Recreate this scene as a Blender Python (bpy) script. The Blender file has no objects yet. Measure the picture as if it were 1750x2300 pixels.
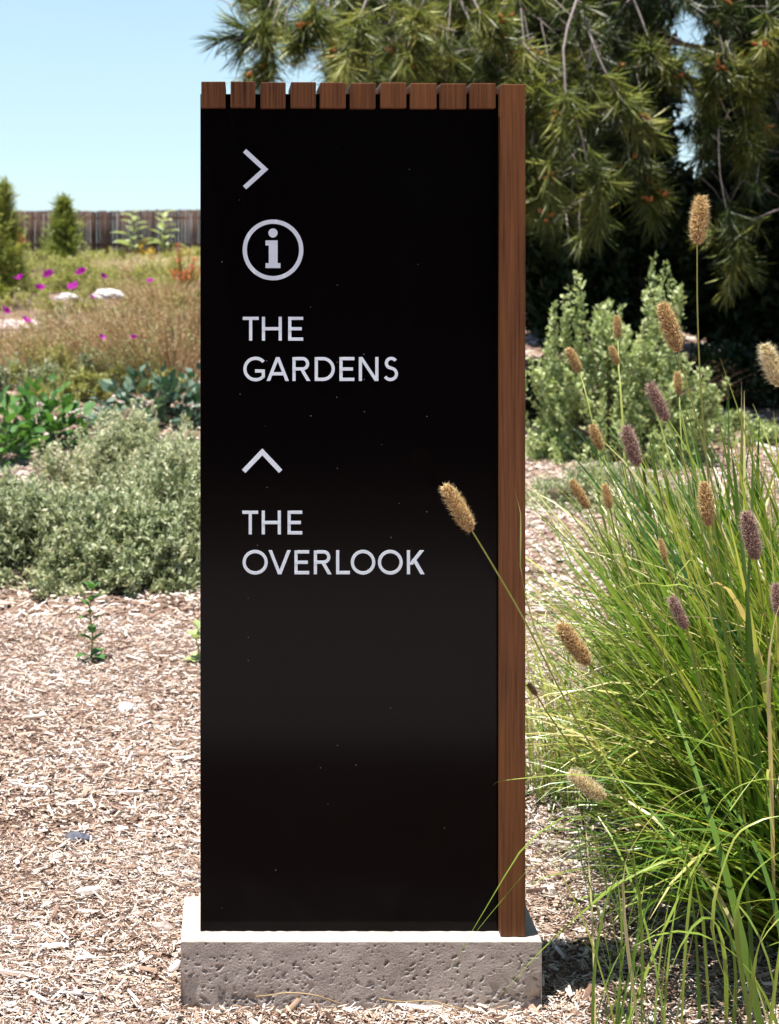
import bpy, math, random
import numpy as np
from mathutils import Vector, Matrix, noise

random.seed(7)
rng = np.random.default_rng(11)
sc = bpy.context.scene
col = sc.collection

# ------------------------------------------------------------------ camera
F, VX, VY = 3522.0, 540.0, 560.0          # focal length and vanishing point, photo pixels (1750 x 2300)
HC = 1.3475                               # camera height
cam_d = bpy.data.cameras.new('camera')
cam = bpy.data.objects.new('camera', cam_d)
col.objects.link(cam)
cam.location = (0, 0, HC)
cam.rotation_euler = (math.radians(90), 0, 0)
cam_d.sensor_width = 36.0
cam_d.lens = F / 2300.0 * 36.0
cam_d.shift_x = (875 - VX) / 2300.0
cam_d.shift_y = -(1150 - VY) / 2300.0
cam_d.clip_start = 0.05
cam_d.clip_end = 2000
cam_d.dof.use_dof = True
cam_d.dof.focus_distance = 2.84
cam_d.dof.aperture_fstop = 8.5
sc.camera = cam

# ------------------------------------------------------------------ sky, sun, exposure
SUN_EL, SUN_AZ = math.radians(81.0), math.radians(22.0)
sun_vec = Vector((-math.cos(SUN_EL) * math.cos(SUN_AZ), -math.cos(SUN_EL) * math.sin(SUN_AZ), math.sin(SUN_EL)))
world = bpy.data.worlds.new('World')
sc.world = world
world.use_nodes = True
wn = world.node_tree.nodes
bg = wn['Background']
sky = wn.new('ShaderNodeTexSky')
sky.sky_type = 'NISHITA'
sky.sun_disc = False
sky.sun_elevation = SUN_EL
sky.sun_rotation = math.atan2(sun_vec.x, sun_vec.y)
sky.air_density = 0.9
sky.dust_density = 0.0
sky.ozone_density = 2.5
# thin coastal haze: a pale veil all round, densest towards the horizon and slightly streaky
wl_ = world.node_tree.links
wtc = wn.new('ShaderNodeTexCoord'); wsep = wn.new('ShaderNodeSeparateXYZ')
wl_.new(wtc.outputs['Generated'], wsep.inputs[0])
wmr = wn.new('ShaderNodeMapRange'); wmr.interpolation_type = 'SMOOTHSTEP'
wmr.inputs['From Min'].default_value = -0.02; wmr.inputs['From Max'].default_value = 0.55
wmr.inputs['To Min'].default_value = 0.70; wmr.inputs['To Max'].default_value = 0.0
wl_.new(wsep.outputs['Z'], wmr.inputs['Value'])
wmp = wn.new('ShaderNodeMapping'); wmp.inputs['Scale'].default_value = (3, 3, 9)
wnz = wn.new('ShaderNodeTexNoise'); wnz.inputs['Scale'].default_value = 2.0; wnz.inputs['Detail'].default_value = 4
wl_.new(wtc.outputs['Generated'], wmp.inputs[0]); wl_.new(wmp.outputs[0], wnz.inputs['Vector'])
wfm = wn.new('ShaderNodeMath'); wfm.operation = 'MULTIPLY_ADD'; wfm.inputs[1].default_value = 0.5; wfm.inputs[2].default_value = 0.75
wl_.new(wnz.outputs['Fac'], wfm.inputs[0])
wf2 = wn.new('ShaderNodeMath'); wf2.operation = 'MULTIPLY'; wf2.use_clamp = True
wl_.new(wmr.outputs[0], wf2.inputs[0]); wl_.new(wfm.outputs[0], wf2.inputs[1])
wmx = wn.new('ShaderNodeMix'); wmx.data_type = 'RGBA'
wmx.inputs['B'].default_value = (4.3, 6.0, 6.8, 1)
wl_.new(wf2.outputs[0], wmx.inputs['Factor']); wl_.new(sky.outputs['Color'], wmx.inputs['A'])
wl_.new(wmx.outputs['Result'], bg.inputs['Color'])
bg.inputs['Strength'].default_value = 0.075
sun_d = bpy.data.lights.new('sun', 'SUN')
sun_d.energy = 5.0
sun_d.angle = math.radians(0.5)
sun_d.color = (1.0, 0.955, 0.89)
sun = bpy.data.objects.new('sun', sun_d)
col.objects.link(sun)
sun.rotation_euler = sun_vec.to_track_quat('Z', 'Y').to_euler()
sun.location = (-4, -2, 20)
sc.view_settings.view_transform = 'Standard'
sc.view_settings.look = 'None'
sc.view_settings.gamma = 1.0
sc.view_settings.exposure = 1.1
sc.render.engine = 'CYCLES'
sc.cycles.max_bounces = 8
sc.cycles.transparent_max_bounces = 8
try:
    sc.cycles.use_denoising = True
except Exception:
    pass


# ------------------------------------------------------------------ helpers
def smooth(a, b, x):
    t = np.clip((x - a) / (b - a), 0, 1)
    return t * t * (3 - 2 * t)


def terrain(x, y):
    """Ground height: flat by the sign, rising gently towards the fence."""
    x = np.asarray(x, float); y = np.asarray(y, float)
    z = 1.15 * smooth(7.5, 48, y) - 0.013
    z = z + 0.012 * np.sin(x * 2.1 + 0.7 * y) * np.cos(y * 1.7 - 0.4 * x) * smooth(3.4, 6, y)
    z = z + 0.05 * np.sin(x * 0.6 + 1) * np.sin(y * 0.45) * smooth(8, 14, y)
    return z


def P(px, py, Y):
    """Photo pixel on the plane at distance Y."""
    return Vector(((px - VX) * Y / F, Y, HC - (py - VY) * Y / F))


def G(px, py):
    """Photo pixel on the ground."""
    dx, dz = (px - VX) / F, -(py - VY) / F
    lo, hi = 1.5, 150.0
    Y = 1.5
    while Y < hi:
        if HC + dz * Y <= float(terrain(dx * Y, Y)):
            break
        Y *= 1.01
    return Vector((dx * Y, Y, float(terrain(dx * Y, Y))))


def tag(o, label=None, cat=None, group=None, kind=None):
    if label: o['label'] = label
    if cat: o['category'] = cat
    if group: o['group'] = group
    if kind: o['kind'] = kind
    return o


def empty(name, loc, label, cat, group=None):
    o = bpy.data.objects.new(name, None)
    o.empty_display_size = 0.05
    col.objects.link(o)
    o.location = loc
    tag(o, label, cat, group)
    return o


def link(name, me, parent=None, loc=None, mat=None):
    o = bpy.data.objects.new(name, me)
    col.objects.link(o)
    if mat is not None and not me.materials:
        me.materials.append(mat)
    if parent is not None:
        o.parent = parent
    if loc is not None:
        o.location = loc
    return o


def wlink(name, me, parent, mat=None):
    """Link a mesh whose coordinates are world coordinates under a parent that may be moved."""
    o = link(name, me, parent, mat=mat)
    off = Vector((0, 0, 0))
    p = parent
    while p is not None:
        off += p.location
        p = p.parent
    o.location = -off
    return o


def build(name, verts, faces, mat=None, tint=None, shade=False):
    """Mesh from numpy arrays; faces is an (n,k) array or a list of such arrays."""
    me = bpy.data.meshes.new(name)
    verts = np.asarray(verts, np.float32).reshape(-1, 3)
    if not isinstance(faces, list):
        faces = [faces]
    faces = [np.asarray(f, np.int32) for f in faces if len(f)]
    me.vertices.add(len(verts))
    me.vertices.foreach_set('co', verts.ravel())
    loops = np.concatenate([f.ravel() for f in faces])
    tot = np.concatenate([np.full(len(f), f.shape[1], np.int32) for f in faces])
    start = np.concatenate([[0], np.cumsum(tot)[:-1]]).astype(np.int32)
    me.loops.add(len(loops))
    me.loops.foreach_set('vertex_index', loops)
    me.polygons.add(len(tot))
    me.polygons.foreach_set('loop_start', start)
    me.polygons.foreach_set('loop_total', tot)
    if shade:
        me.polygons.foreach_set('use_smooth', np.ones(len(tot), bool))
    if tint is not None:
        a = me.attributes.new('tint', 'FLOAT', 'POINT')
        a.data.foreach_set('value', np.asarray(tint, np.float32).ravel())
    me.update(calc_edges=True)
    me.validate()
    if mat is not None:
        me.materials.append(mat)
    return me


def scatter(tv, tf, R, pos, tint=None):
    """Many copies of a small template as one set of arrays. R (n,3,3), pos (n,3)."""
    tv = np.asarray(tv, float); tf = np.asarray(tf, int)
    n = len(pos)
    v = np.einsum('nij,kj->nki', R, tv) + pos[:, None, :]
    f = (tf[None] + (np.arange(n) * len(tv))[:, None, None]).reshape(-1, tf.shape[1])
    t = None if tint is None else np.repeat(tint, len(tv))
    return v.reshape(-1, 3), f, t


def join(parts):
    """Join (verts, faces, tint) triples."""
    vs, fs, ts, k = [], [], [], 0
    for v, f, t in parts:
        v = np.asarray(v, float).reshape(-1, 3)
        vs.append(v)
        for q in (f if isinstance(f, list) else [f]):
            fs.append(np.asarray(q, int) + k)
        ts.append(np.zeros(len(v)) if t is None else np.broadcast_to(t, (len(v),)))
        k += len(v)
    by = {}
    for q in fs:
        if len(q):
            by.setdefault(q.shape[1], []).append(q)
    return np.concatenate(vs), [np.concatenate(q) for q in by.values()], np.concatenate(ts)


def frames(d, roll=None, scale=None):
    """Rotation matrices whose Y column is direction d (n,3)."""
    d = d / (np.linalg.norm(d, axis=1, keepdims=True) + 1e-9)
    up = np.where(np.abs(d[:, 2:3]) > 0.95, np.array([[1.0, 0, 0]]), np.array([[0, 0, 1.0]]))
    x = np.cross(d, up); x /= np.linalg.norm(x, axis=1, keepdims=True) + 1e-9
    z = np.cross(x, d)
    if roll is not None:
        c, s = np.cos(roll)[:, None], np.sin(roll)[:, None]
        x, z = c * x + s * z, -s * x + c * z
    R = np.stack([x, d, z], axis=2)
    if scale is not None:
        scale = np.asarray(scale)
        R = R * (scale[:, None, :] if scale.ndim == 2 else scale[:, None, None])
    return R


def rand_dir(n, zmin=-1.0, zmax=1.0):
    z = rng.uniform(zmin, zmax, n)
    a = rng.uniform(0, 2 * np.pi, n)
    r = np.sqrt(np.maximum(0, 1 - z * z))
    return np.stack([r * np.cos(a), r * np.sin(a), z], 1)


LEAF_V = [(0, 0, 0), (0.5, 0.45, 0.10), (0, 1, 0.0), (-0.5, 0.45, 0.10)]
LEAF_F = [(0, 1, 2, 3)]
BOX_F = np.array([(0, 3, 2, 1), (4, 5, 6, 7), (0, 1, 5, 4), (1, 2, 6, 5), (2, 3, 7, 6), (3, 0, 4, 7)])


def box_v(x0, x1, y0, y1, z0, z1):
    return np.array([(x0, y0, z0), (x1, y0, z0), (x1, y1, z0), (x0, y1, z0),
                     (x0, y0, z1), (x1, y0, z1), (x1, y1, z1), (x0, y1, z1)], float)


def bevel_box(name, x0, x1, y0, y1, z0, z1, b, mat):
    """A box with chamfered edges and corners."""
    c = np.array([(x0 + x1) / 2, (y0 + y1) / 2, (z0 + z1) / 2])
    h = np.array([(x1 - x0) / 2, (y1 - y0) / 2, (z1 - z0) / 2])
    import bmesh
    bm = bmesh.new()
    bmesh.ops.create_cube(bm, size=2)
    for v in bm.verts:
        v.co = Vector([v.co[i] * h[i] + c[i] for i in range(3)])
    bmesh.ops.bevel(bm, geom=list(bm.edges), offset=b, segments=2, profile=0.6, affect='EDGES')
    me = bpy.data.meshes.new(name)
    bm.to_mesh(me); bm.free()
    me.materials.append(mat)
    return me


def tube(pts, radii, seg=5, tint=0.0):
    """Tapered tube along points; returns arrays."""
    pts = np.asarray(pts, float)
    n = len(pts)
    radii = np.broadcast_to(np.asarray(radii, float), (n,))
    t = np.gradient(pts, axis=0)
    R = frames(t)
    a = np.arange(seg) * 2 * np.pi / seg
    ring = np.stack([np.cos(a), np.zeros(seg), np.sin(a)], 1)
    v = (np.einsum('nij,kj->nki', R, ring) * radii[:, None, None] + pts[:, None, :]).reshape(-1, 3)
    i = np.arange(n - 1)[:, None] * seg + np.arange(seg)[None]
    j = np.arange(n - 1)[:, None] * seg + (np.arange(seg)[None] + 1) % seg
    f = np.stack([i, j, j + seg, i + seg], 2).reshape(-1, 4)
    return v, f, np.full(len(v), tint)


def spline(ctrl, n):
    """Catmull-Rom through control points."""
    c = np.asarray([tuple(q) for q in ctrl], float)
    c = np.concatenate([[2 * c[0] - c[1]], c, [2 * c[-1] - c[-2]]])
    m = len(c) - 3
    u = np.linspace(0, m - 1e-6, n)
    k = u.astype(int); t = (u - k)[:, None]
    p0, p1, p2, p3 = c[k], c[k + 1], c[k + 2], c[k + 3]
    return 0.5 * (2 * p1 + (p2 - p0) * t + (2 * p0 - 5 * p1 + 4 * p2 - p3) * t ** 2 + (3 * p1 - p0 - 3 * p2 + p3) * t ** 3)


# ------------------------------------------------------------------ materials
def new_mat(name):
    m = bpy.data.materials.new(name)
    m.use_nodes = True
    nt = m.node_tree
    return m, nt.nodes, nt.links, nt.nodes['Principled BSDF'], nt.nodes['Material Output']


def ramp(nodes, stops):
    r = nodes.new('ShaderNodeValToRGB')
    e = r.color_ramp.elements
    while len(e) < len(stops):
        e.new(0.5)
    for k, (p, c) in enumerate(stops):
        e[k].position = p
        e[k].color = (*c, 1)
    return r


def leaf_mat(name, stops, trans=0.35, rough=0.5, spec=0.35, tcol=(1.15, 1.25, 0.6), noise_scale=0, nmix=0.25):
    m, N, L, p, out = new_mat(name)
    at = N.new('ShaderNodeAttribute'); at.attribute_name = 'tint'
    r = ramp(N, stops)
    src = at.outputs['Fac']
    if noise_scale:
        tc = N.new('ShaderNodeTexCoord'); nz = N.new('ShaderNodeTexNoise')
        nz.inputs['Scale'].default_value = noise_scale
        L.new(tc.outputs['Object'], nz.inputs['Vector'])
        mx = N.new('ShaderNodeMix'); mx.inputs['Factor'].default_value = nmix
        L.new(src, mx.inputs['A']); L.new(nz.outputs['Fac'], mx.inputs['B'])
        src = mx.outputs['Result']
    L.new(src, r.inputs['Fac'])
    L.new(r.outputs['Color'], p.inputs['Base Color'])
    p.inputs['Roughness'].default_value = rough
    p.inputs['Specular IOR Level'].default_value = spec
    if trans > 0:
        t = N.new('ShaderNodeBsdfTranslucent')
        mul = N.new('ShaderNodeMix'); mul.data_type = 'RGBA'; mul.blend_type = 'MULTIPLY'
        mul.inputs['Factor'].default_value = 1
        L.new(r.outputs['Color'], mul.inputs['A']); mul.inputs['B'].default_value = (*tcol, 1)
        L.new(mul.outputs['Result'], t.inputs['Color'])
        ms = N.new('ShaderNodeMixShader'); ms.inputs['Fac'].default_value = trans
        L.new(p.outputs[0], ms.inputs[1]); L.new(t.outputs[0], ms.inputs[2])
        L.new(ms.outputs[0], out.inputs['Surface'])
    return m


def wood_mat(name, dark, light, axis='Z', scale=1.0, rough=0.55, bump=0.25):
    m, N, L, p, out = new_mat(name)
    tc = N.new('ShaderNodeTexCoord'); mp = N.new('ShaderNodeMapping')
    s = {'Z': (260, 260, 7), 'Y': (260, 7, 260), 'X': (7, 260, 260)}[axis]
    mp.inputs['Scale'].default_value = [q * scale for q in s]
    oi = N.new('ShaderNodeObjectInfo')
    ad = N.new('ShaderNodeVectorMath'); ad.operation = 'ADD'
    L.new(tc.outputs['Object'], mp.inputs['Vector'])
    vs = N.new('ShaderNodeVectorMath'); vs.operation = 'SCALE'; vs.inputs[0].default_value = (37, 91, 13)
    L.new(oi.outputs['Random'], vs.inputs['Scale'])
    L.new(mp.outputs['Vector'], ad.inputs[0]); L.new(vs.outputs[0], ad.inputs[1])
    n1 = N.new('ShaderNodeTexNoise'); n1.inputs['Scale'].default_value = 1.0; n1.inputs['Detail'].default_value = 4
    L.new(ad.outputs[0], n1.inputs['Vector'])
    n2 = N.new('ShaderNodeTexNoise'); n2.inputs['Scale'].default_value = 3.0; n2.inputs['Detail'].default_value = 2
    L.new(tc.outputs['Object'], n2.inputs['Vector'])
    mx = N.new('ShaderNodeMath'); mx.operation = 'MULTIPLY_ADD'
    mx.inputs[1].default_value = 0.75
    L.new(n1.outputs['Fac'], mx.inputs[0])
    m2 = N.new('ShaderNodeMath'); m2.operation = 'MULTIPLY_ADD'; m2.inputs[1].default_value = 0.55; m2.inputs[2].default_value = -0.12
    L.new(n2.outputs['Fac'], m2.inputs[0]); L.new(m2.outputs[0], mx.inputs[2])
    m3 = N.new('ShaderNodeMath'); m3.operation = 'MULTIPLY_ADD'; m3.inputs[1].default_value = 0.22; m3.inputs[2].default_value = -0.10
    L.new(oi.outputs['Random'], m3.inputs[0])
    m4 = N.new('ShaderNodeMath'); m4.operation = 'ADD'
    L.new(mx.outputs[0], m4.inputs[0]); L.new(m3.outputs[0], m4.inputs[1])
    mid = tuple((a + b) / 2 for a, b in zip(dark, light))
    r = ramp(N, [(0.28, dark), (0.5, mid), (0.78, light)])
    L.new(m4.outputs[0], r.inputs['Fac']); L.new(r.outputs['Color'], p.inputs['Base Color'])
    p.inputs['Roughness'].default_value = rough
    p.inputs['Specular IOR Level'].default_value = 0.22
    b = N.new('ShaderNodeBump'); b.inputs['Strength'].default_value = bump; b.inputs['Distance'].default_value = 0.002
    L.new(n1.outputs['Fac'], b.inputs['Height']); L.new(b.outputs[0], p.inputs['Normal'])
    return m


def flat_mat(name, c, rough=0.6, spec=0.4, var=0.15, scale=30, bump=0.0):
    m, N, L, p, out = new_mat(name)
    tc = N.new('ShaderNodeTexCoord'); nz = N.new('ShaderNodeTexNoise')
    nz.inputs['Scale'].default_value = scale; nz.inputs['Detail'].default_value = 5
    L.new(tc.outputs['Object'], nz.inputs['Vector'])
    r = ramp(N, [(0.3, tuple(q * (1 - var) for q in c)), (0.7, tuple(min(1, q * (1 + var)) for q in c))])
    L.new(nz.outputs['Fac'], r.inputs['Fac']); L.new(r.outputs['Color'], p.inputs['Base Color'])
    p.inputs['Roughness'].default_value = rough
    p.inputs['Specular IOR Level'].default_value = spec
    if bump:
        b = N.new('ShaderNodeBump'); b.inputs['Strength'].default_value = bump; b.inputs['Distance'].default_value = 0.01
        L.new(nz.outputs['Fac'], b.inputs['Height']); L.new(b.outputs[0], p.inputs['Normal'])
    return m


def chip_mat(name):
    m, N, L, p, out = new_mat(name)
    at = N.new('ShaderNodeAttribute'); at.attribute_name = 'tint'
    r = ramp(N, [(0.0, (0.065, 0.037, 0.026)), (0.2, (0.17, 0.100, 0.070)), (0.42, (0.37, 0.255, 0.185)),
                 (0.66, (0.54, 0.43, 0.35)), (0.88, (0.72, 0.65, 0.58)), (1.0, (0.55, 0.51, 0.50))])
    tc = N.new('ShaderNodeTexCoord'); nz = N.new('ShaderNodeTexNoise')
    nz.inputs['Scale'].default_value = 350; nz.inputs['Detail'].default_value = 3
    L.new(tc.outputs['Object'], nz.inputs['Vector'])
    ma = N.new('ShaderNodeMath'); ma.operation = 'MULTIPLY_ADD'; ma.inputs[1].default_value = 0.28
    sb = N.new('ShaderNodeMath'); sb.operation = 'SUBTRACT'; sb.inputs[1].default_value = 0.14
    L.new(nz.outputs['Fac'], ma.inputs[0]); L.new(at.outputs['Fac'], ma.inputs[2]); L.new(ma.outputs[0], sb.inputs[0])
    L.new(sb.outputs[0], r.inputs['Fac']); L.new(r.outputs['Color'], p.inputs['Base Color'])
    p.inputs['Roughness'].default_value = 0.75
    p.inputs['Specular IOR Level'].default_value = 0.25
    return m


def ground_mat():
    m, N, L, p, out = new_mat('ground_soil')
    tc = N.new('ShaderNodeTexCoord')
    n1 = N.new('ShaderNodeTexNoise'); n1.inputs['Scale'].default_value = 70; n1.inputs['Detail'].default_value = 6
    n2 = N.new('ShaderNodeTexNoise'); n2.inputs['Scale'].default_value = 1.6; n2.inputs['Detail'].default_value = 4
    L.new(tc.outputs['Object'], n1.inputs['Vector']); L.new(tc.outputs['Object'], n2.inputs['Vector'])
    r1 = ramp(N, [(0.30, (0.075, 0.043, 0.030)), (0.5, (0.20, 0.125, 0.088)), (0.72, (0.40, 0.28, 0.205))])
    L.new(n1.outputs['Fac'], r1.inputs['Fac'])
    r2 = ramp(N, [(0.35, (0.75, 0.72, 0.70)), (0.65, (1.0, 1.0, 1.0))])
    L.new(n2.outputs['Fac'], r2.inputs['Fac'])
    mx = N.new('ShaderNodeMix'); mx.data_type = 'RGBA'; mx.blend_type = 'MULTIPLY'; mx.inputs['Factor'].default_value = 1
    L.new(r1.outputs['Color'], mx.inputs['A']); L.new(r2.outputs['Color'], mx.inputs['B'])
    L.new(mx.outputs['Result'], p.inputs['Base Color'])
    p.inputs['Roughness'].default_value = 0.9
    b = N.new('ShaderNodeBump'); b.inputs['Strength'].default_value = 0.8; b.inputs['Distance'].default_value = 0.01
    L.new(n1.outputs['Fac'], b.inputs['Height']); L.new(b.outputs[0], p.inputs['Normal'])
    return m


def concrete_mat(name, dark, light, bump=0.5):
    m, N, L, p, out = new_mat(name)
    tc = N.new('ShaderNodeTexCoord')
    n1 = N.new('ShaderNodeTexNoise'); n1.inputs['Scale'].default_value = 260; n1.inputs['Detail'].default_value = 5
    n2 = N.new('ShaderNodeTexNoise'); n2.inputs['Scale'].default_value = 9; n2.inputs['Detail'].default_value = 6
    L.new(tc.outputs['Object'], n1.inputs['Vector']); L.new(tc.outputs['Object'], n2.inputs['Vector'])
    ad = N.new('ShaderNodeMath'); ad.operation = 'MULTIPLY_ADD'; ad.inputs[1].default_value = 0.4
    L.new(n1.outputs['Fac'], ad.inputs[0])
    m2 = N.new('ShaderNodeMath'); m2.operation = 'MULTIPLY'; m2.inputs[1].default_value = 0.6
    L.new(n2.outputs['Fac'], m2.inputs[0]); L.new(m2.outputs[0], ad.inputs[2])
    r = ramp(N, [(0.35, dark), (0.65, light)])
    L.new(ad.outputs[0], r.inputs['Fac']); L.new(r.outputs['Color'], p.inputs['Base Color'])
    p.inputs['Roughness'].default_value = 0.85
    b = N.new('ShaderNodeBump'); b.inputs['Strength'].default_value = bump; b.inputs['Distance'].default_value = 0.002
    L.new(n1.outputs['Fac'], b.inputs['Height']); L.new(b.outputs[0], p.inputs['Normal'])
    return m


def panel_mat():
    m, N, L, p, out = new_mat('black_painted_metal')
    tc = N.new('ShaderNodeTexCoord')
    v = N.new('ShaderNodeTexVoronoi'); v.inputs['Scale'].default_value = 62
    L.new(tc.outputs['Object'], v.inputs['Vector'])
    sz = N.new('ShaderNodeSeparateColor'); L.new(v.outputs['Color'], sz.inputs['Color'])
    a = N.new('ShaderNodeMath'); a.operation = 'LESS_THAN'; a.inputs[1].default_value = 0.05
    L.new(v.outputs['Distance'], a.inputs[0])
    b = N.new('ShaderNodeMath'); b.operation = 'GREATER_THAN'; b.inputs[1].default_value = 0.82
    L.new(sz.outputs[0], b.inputs[0])
    c = N.new('ShaderNodeMath'); c.operation = 'MULTIPLY'; L.new(a.outputs[0], c.inputs[0]); L.new(b.outputs[0], c.inputs[1])
    nz = N.new('ShaderNodeTexNoise'); nz.inputs['Scale'].default_value = 900; nz.inputs['Detail'].default_value = 2
    L.new(tc.outputs['Object'], nz.inputs['Vector'])
    mx = N.new('ShaderNodeMix'); mx.data_type = 'RGBA'
    mx.inputs['A'].default_value = (0.0022, 0.0016, 0.0020, 1); mx.inputs['B'].default_value = (0.28, 0.27, 0.26, 1)
    L.new(c.outputs[0], mx.inputs['Factor']); L.new(mx.outputs['Result'], p.inputs['Base Color'])
    p.inputs['Roughness'].default_value = 0.13
    p.inputs['Specular IOR Level'].default_value = 0.085
    bp = N.new('ShaderNodeBump'); bp.inputs['Strength'].default_value = 0.05; bp.inputs['Distance'].default_value = 0.0006
    L.new(nz.outputs['Fac'], bp.inputs['Height']); L.new(bp.outputs[0], p.inputs['Normal'])
    return m


M = {}
M['ground'] = ground_mat()
M['chip'] = chip_mat('wood_chips')
M['batten'] = wood_mat('stained_cedar', (0.030, 0.011, 0.0048), (0.200, 0.078, 0.026), 'Z', 1.0, 0.5, 0.35)
M['panel'] = panel_mat()
M['letter'] = flat_mat('pale_vinyl', (0.72, 0.81, 0.87), 0.45, 0.4, 0.04, 60)
M['concrete'] = concrete_mat('concrete', (0.36, 0.305, 0.265), (0.58, 0.51, 0.455))
M['path'] = concrete_mat('path_concrete', (0.52, 0.41, 0.41), (0.64, 0.52, 0.51), 0.2)
M['fence'] = wood_mat('weathered_fence', (0.020, 0.009, 0.005), (0.12, 0.060, 0.036), 'Z', 0.12, 0.85, 0.3)
M['fence_b'] = wood_mat('weathered_fence_dark', (0.012, 0.007, 0.006), (0.060, 0.034, 0.028), 'Z', 0.12, 0.85, 0.3)
M['fence_c'] = wood_mat('weathered_fence_pale', (0.036, 0.018, 0.011), (0.14, 0.080, 0.055), 'Z', 0.12, 0.85, 0.3)
M['fence_post'] = wood_mat('grey_fence_post', (0.11, 0.085, 0.085), (0.24, 0.20, 0.20), 'Z', 0.12, 0.85, 0.3)
M['rock'] = flat_mat('pale_rock', (0.52, 0.49, 0.47), 0.85, 0.3, 0.3, 6, 0.5)
M['dark_rock'] = flat_mat('dark_rock', (0.075, 0.08, 0.105), 0.6, 0.4, 0.5, 60, 0.6)
M['stick'] = wood_mat('grey_stick', (0.16, 0.12, 0.11), (0.50, 0.42, 0.38), 'X', 0.6, 0.85, 0.5)
M['bark'] = flat_mat('pine_bark', (0.10, 0.072, 0.056), 0.9, 0.2, 0.5, 14, 0.8)
M['twig'] = flat_mat('pale_twig', (0.30, 0.25, 0.23), 0.8, 0.3, 0.25, 40)
M['stem'] = flat_mat('shrub_stem', (0.20, 0.15, 0.11), 0.8, 0.3, 0.3, 60)
M['needle'] = leaf_mat('pine_needle', [(0.0, (0.016, 0.030, 0.007)), (0.45, (0.055, 0.080, 0.015)), (0.8, (0.20, 0.23, 0.042)), (1.0, (0.38, 0.37, 0.10))], 0.22, 0.42, 0.4)
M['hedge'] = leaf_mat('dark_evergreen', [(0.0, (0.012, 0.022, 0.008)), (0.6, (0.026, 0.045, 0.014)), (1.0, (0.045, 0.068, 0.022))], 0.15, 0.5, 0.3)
M['sage'] = leaf_mat('grey_sage_leaf', [(0.0, (0.11, 0.135, 0.075)), (0.35, (0.24, 0.285, 0.155)), (0.7, (0.42, 0.455, 0.27)), (1.0, (0.66, 0.63, 0.45))], 0.25, 0.65, 0.2, (1.05, 1.1, 0.8))
M['saltbush'] = leaf_mat('pale_green_leaf', [(0.0, (0.16, 0.21, 0.08)), (0.5, (0.36, 0.43, 0.19)), (1.0, (0.60, 0.64, 0.36))], 0.28, 0.6, 0.25, (1.05, 1.15, 0.7))
M['broad'] = leaf_mat('broad_green_leaf', [(0.0, (0.030, 0.085, 0.022)), (0.5, (0.070, 0.185, 0.040)), (1.0, (0.16, 0.31, 0.075))], 0.30, 0.55, 0.3)
M['blue'] = leaf_mat('blue_green_leaf', [(0.0, (0.020, 0.050, 0.034)), (0.5, (0.055, 0.115, 0.078)), (1.0, (0.20, 0.28, 0.21))], 0.2, 0.55, 0.3)
M['grass'] = leaf_mat('foxtail_blade', [(0.0, (0.030, 0.085, 0.016)), (0.35, (0.095, 0.195, 0.028)), (0.62, (0.25, 0.345, 0.055)), (0.80, (0.48, 0.48, 0.15)), (0.90, (0.58, 0.49, 0.30)), (1.0, (0.26, 0.10, 0.085))], 0.34, 0.30, 0.65, (1.2, 1.2, 0.5), 9, 0.12)
M['stalk'] = leaf_mat('flower_stalk', [(0.0, (0.20, 0.27, 0.045)), (0.6, (0.42, 0.44, 0.10)), (1.0, (0.50, 0.42, 0.22))], 0.15, 0.4, 0.5)
M['seed'] = leaf_mat('seed_head', [(0.0, (0.26, 0.15, 0.085)), (0.3, (0.45, 0.30, 0.15)), (0.6, (0.66, 0.48, 0.22)), (1.0, (0.86, 0.74, 0.48))], 0.30, 0.6, 0.3, (1.1, 1.0, 0.8))
M['seed_purple'] = leaf_mat('seed_head_purple', [(0.0, (0.14, 0.075, 0.070)), (0.5, (0.36, 0.23, 0.19)), (1.0, (0.70, 0.56, 0.48))], 0.25, 0.6, 0.3, (1.1, 1.0, 0.9))
M['seed_pale'] = leaf_mat('seed_head_pale', [(0.0, (0.50, 0.40, 0.22)), (0.5, (0.72, 0.63, 0.40)), (1.0, (0.88, 0.82, 0.62))], 0.35, 0.6, 0.3, (1.1, 1.05, 0.9))
M['dry'] = leaf_mat('dry_grass', [(0.0, (0.22, 0.125, 0.065)), (0.4, (0.38, 0.25, 0.13)), (0.75, (0.52, 0.40, 0.22)), (1.0, (0.64, 0.55, 0.38))], 0.25, 0.7, 0.2, (1.1, 1.0, 0.8))
M['meadow'] = leaf_mat('meadow_leaf', [(0.0, (0.16, 0.18, 0.055)), (0.5, (0.34, 0.34, 0.12)), (1.0, (0.56, 0.51, 0.24))], 0.3, 0.65, 0.2)
M['conifer'] = leaf_mat('young_conifer', [(0.0, (0.045, 0.070, 0.018)), (0.5, (0.17, 0.21, 0.045)), (1.0, (0.36, 0.38, 0.10))], 0.3, 0.55, 0.3)
M['petal'] = leaf_mat('purple_petal', [(0.0, (0.30, 0.012, 0.24)), (1.0, (0.58, 0.035, 0.46))], 0.35, 0.5, 0.3, (1.1, 0.8, 1.1))
M['yellow'] = leaf_mat('yellow_petal', [(0.0, (0.60, 0.36, 0.02)), (1.0, (0.80, 0.55, 0.06))], 0.3, 0.5, 0.3)
M['red'] = leaf_mat('red_petal', [(0.0, (0.60, 0.10, 0.05)), (1.0, (0.75, 0.22, 0.12))], 0.3, 0.5, 0.3)
M['bud'] = leaf_mat('orange_bud', [(0.0, (0.30, 0.085, 0.025)), (1.0, (0.55, 0.20, 0.06))], 0.1, 0.6, 0.3)

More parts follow.
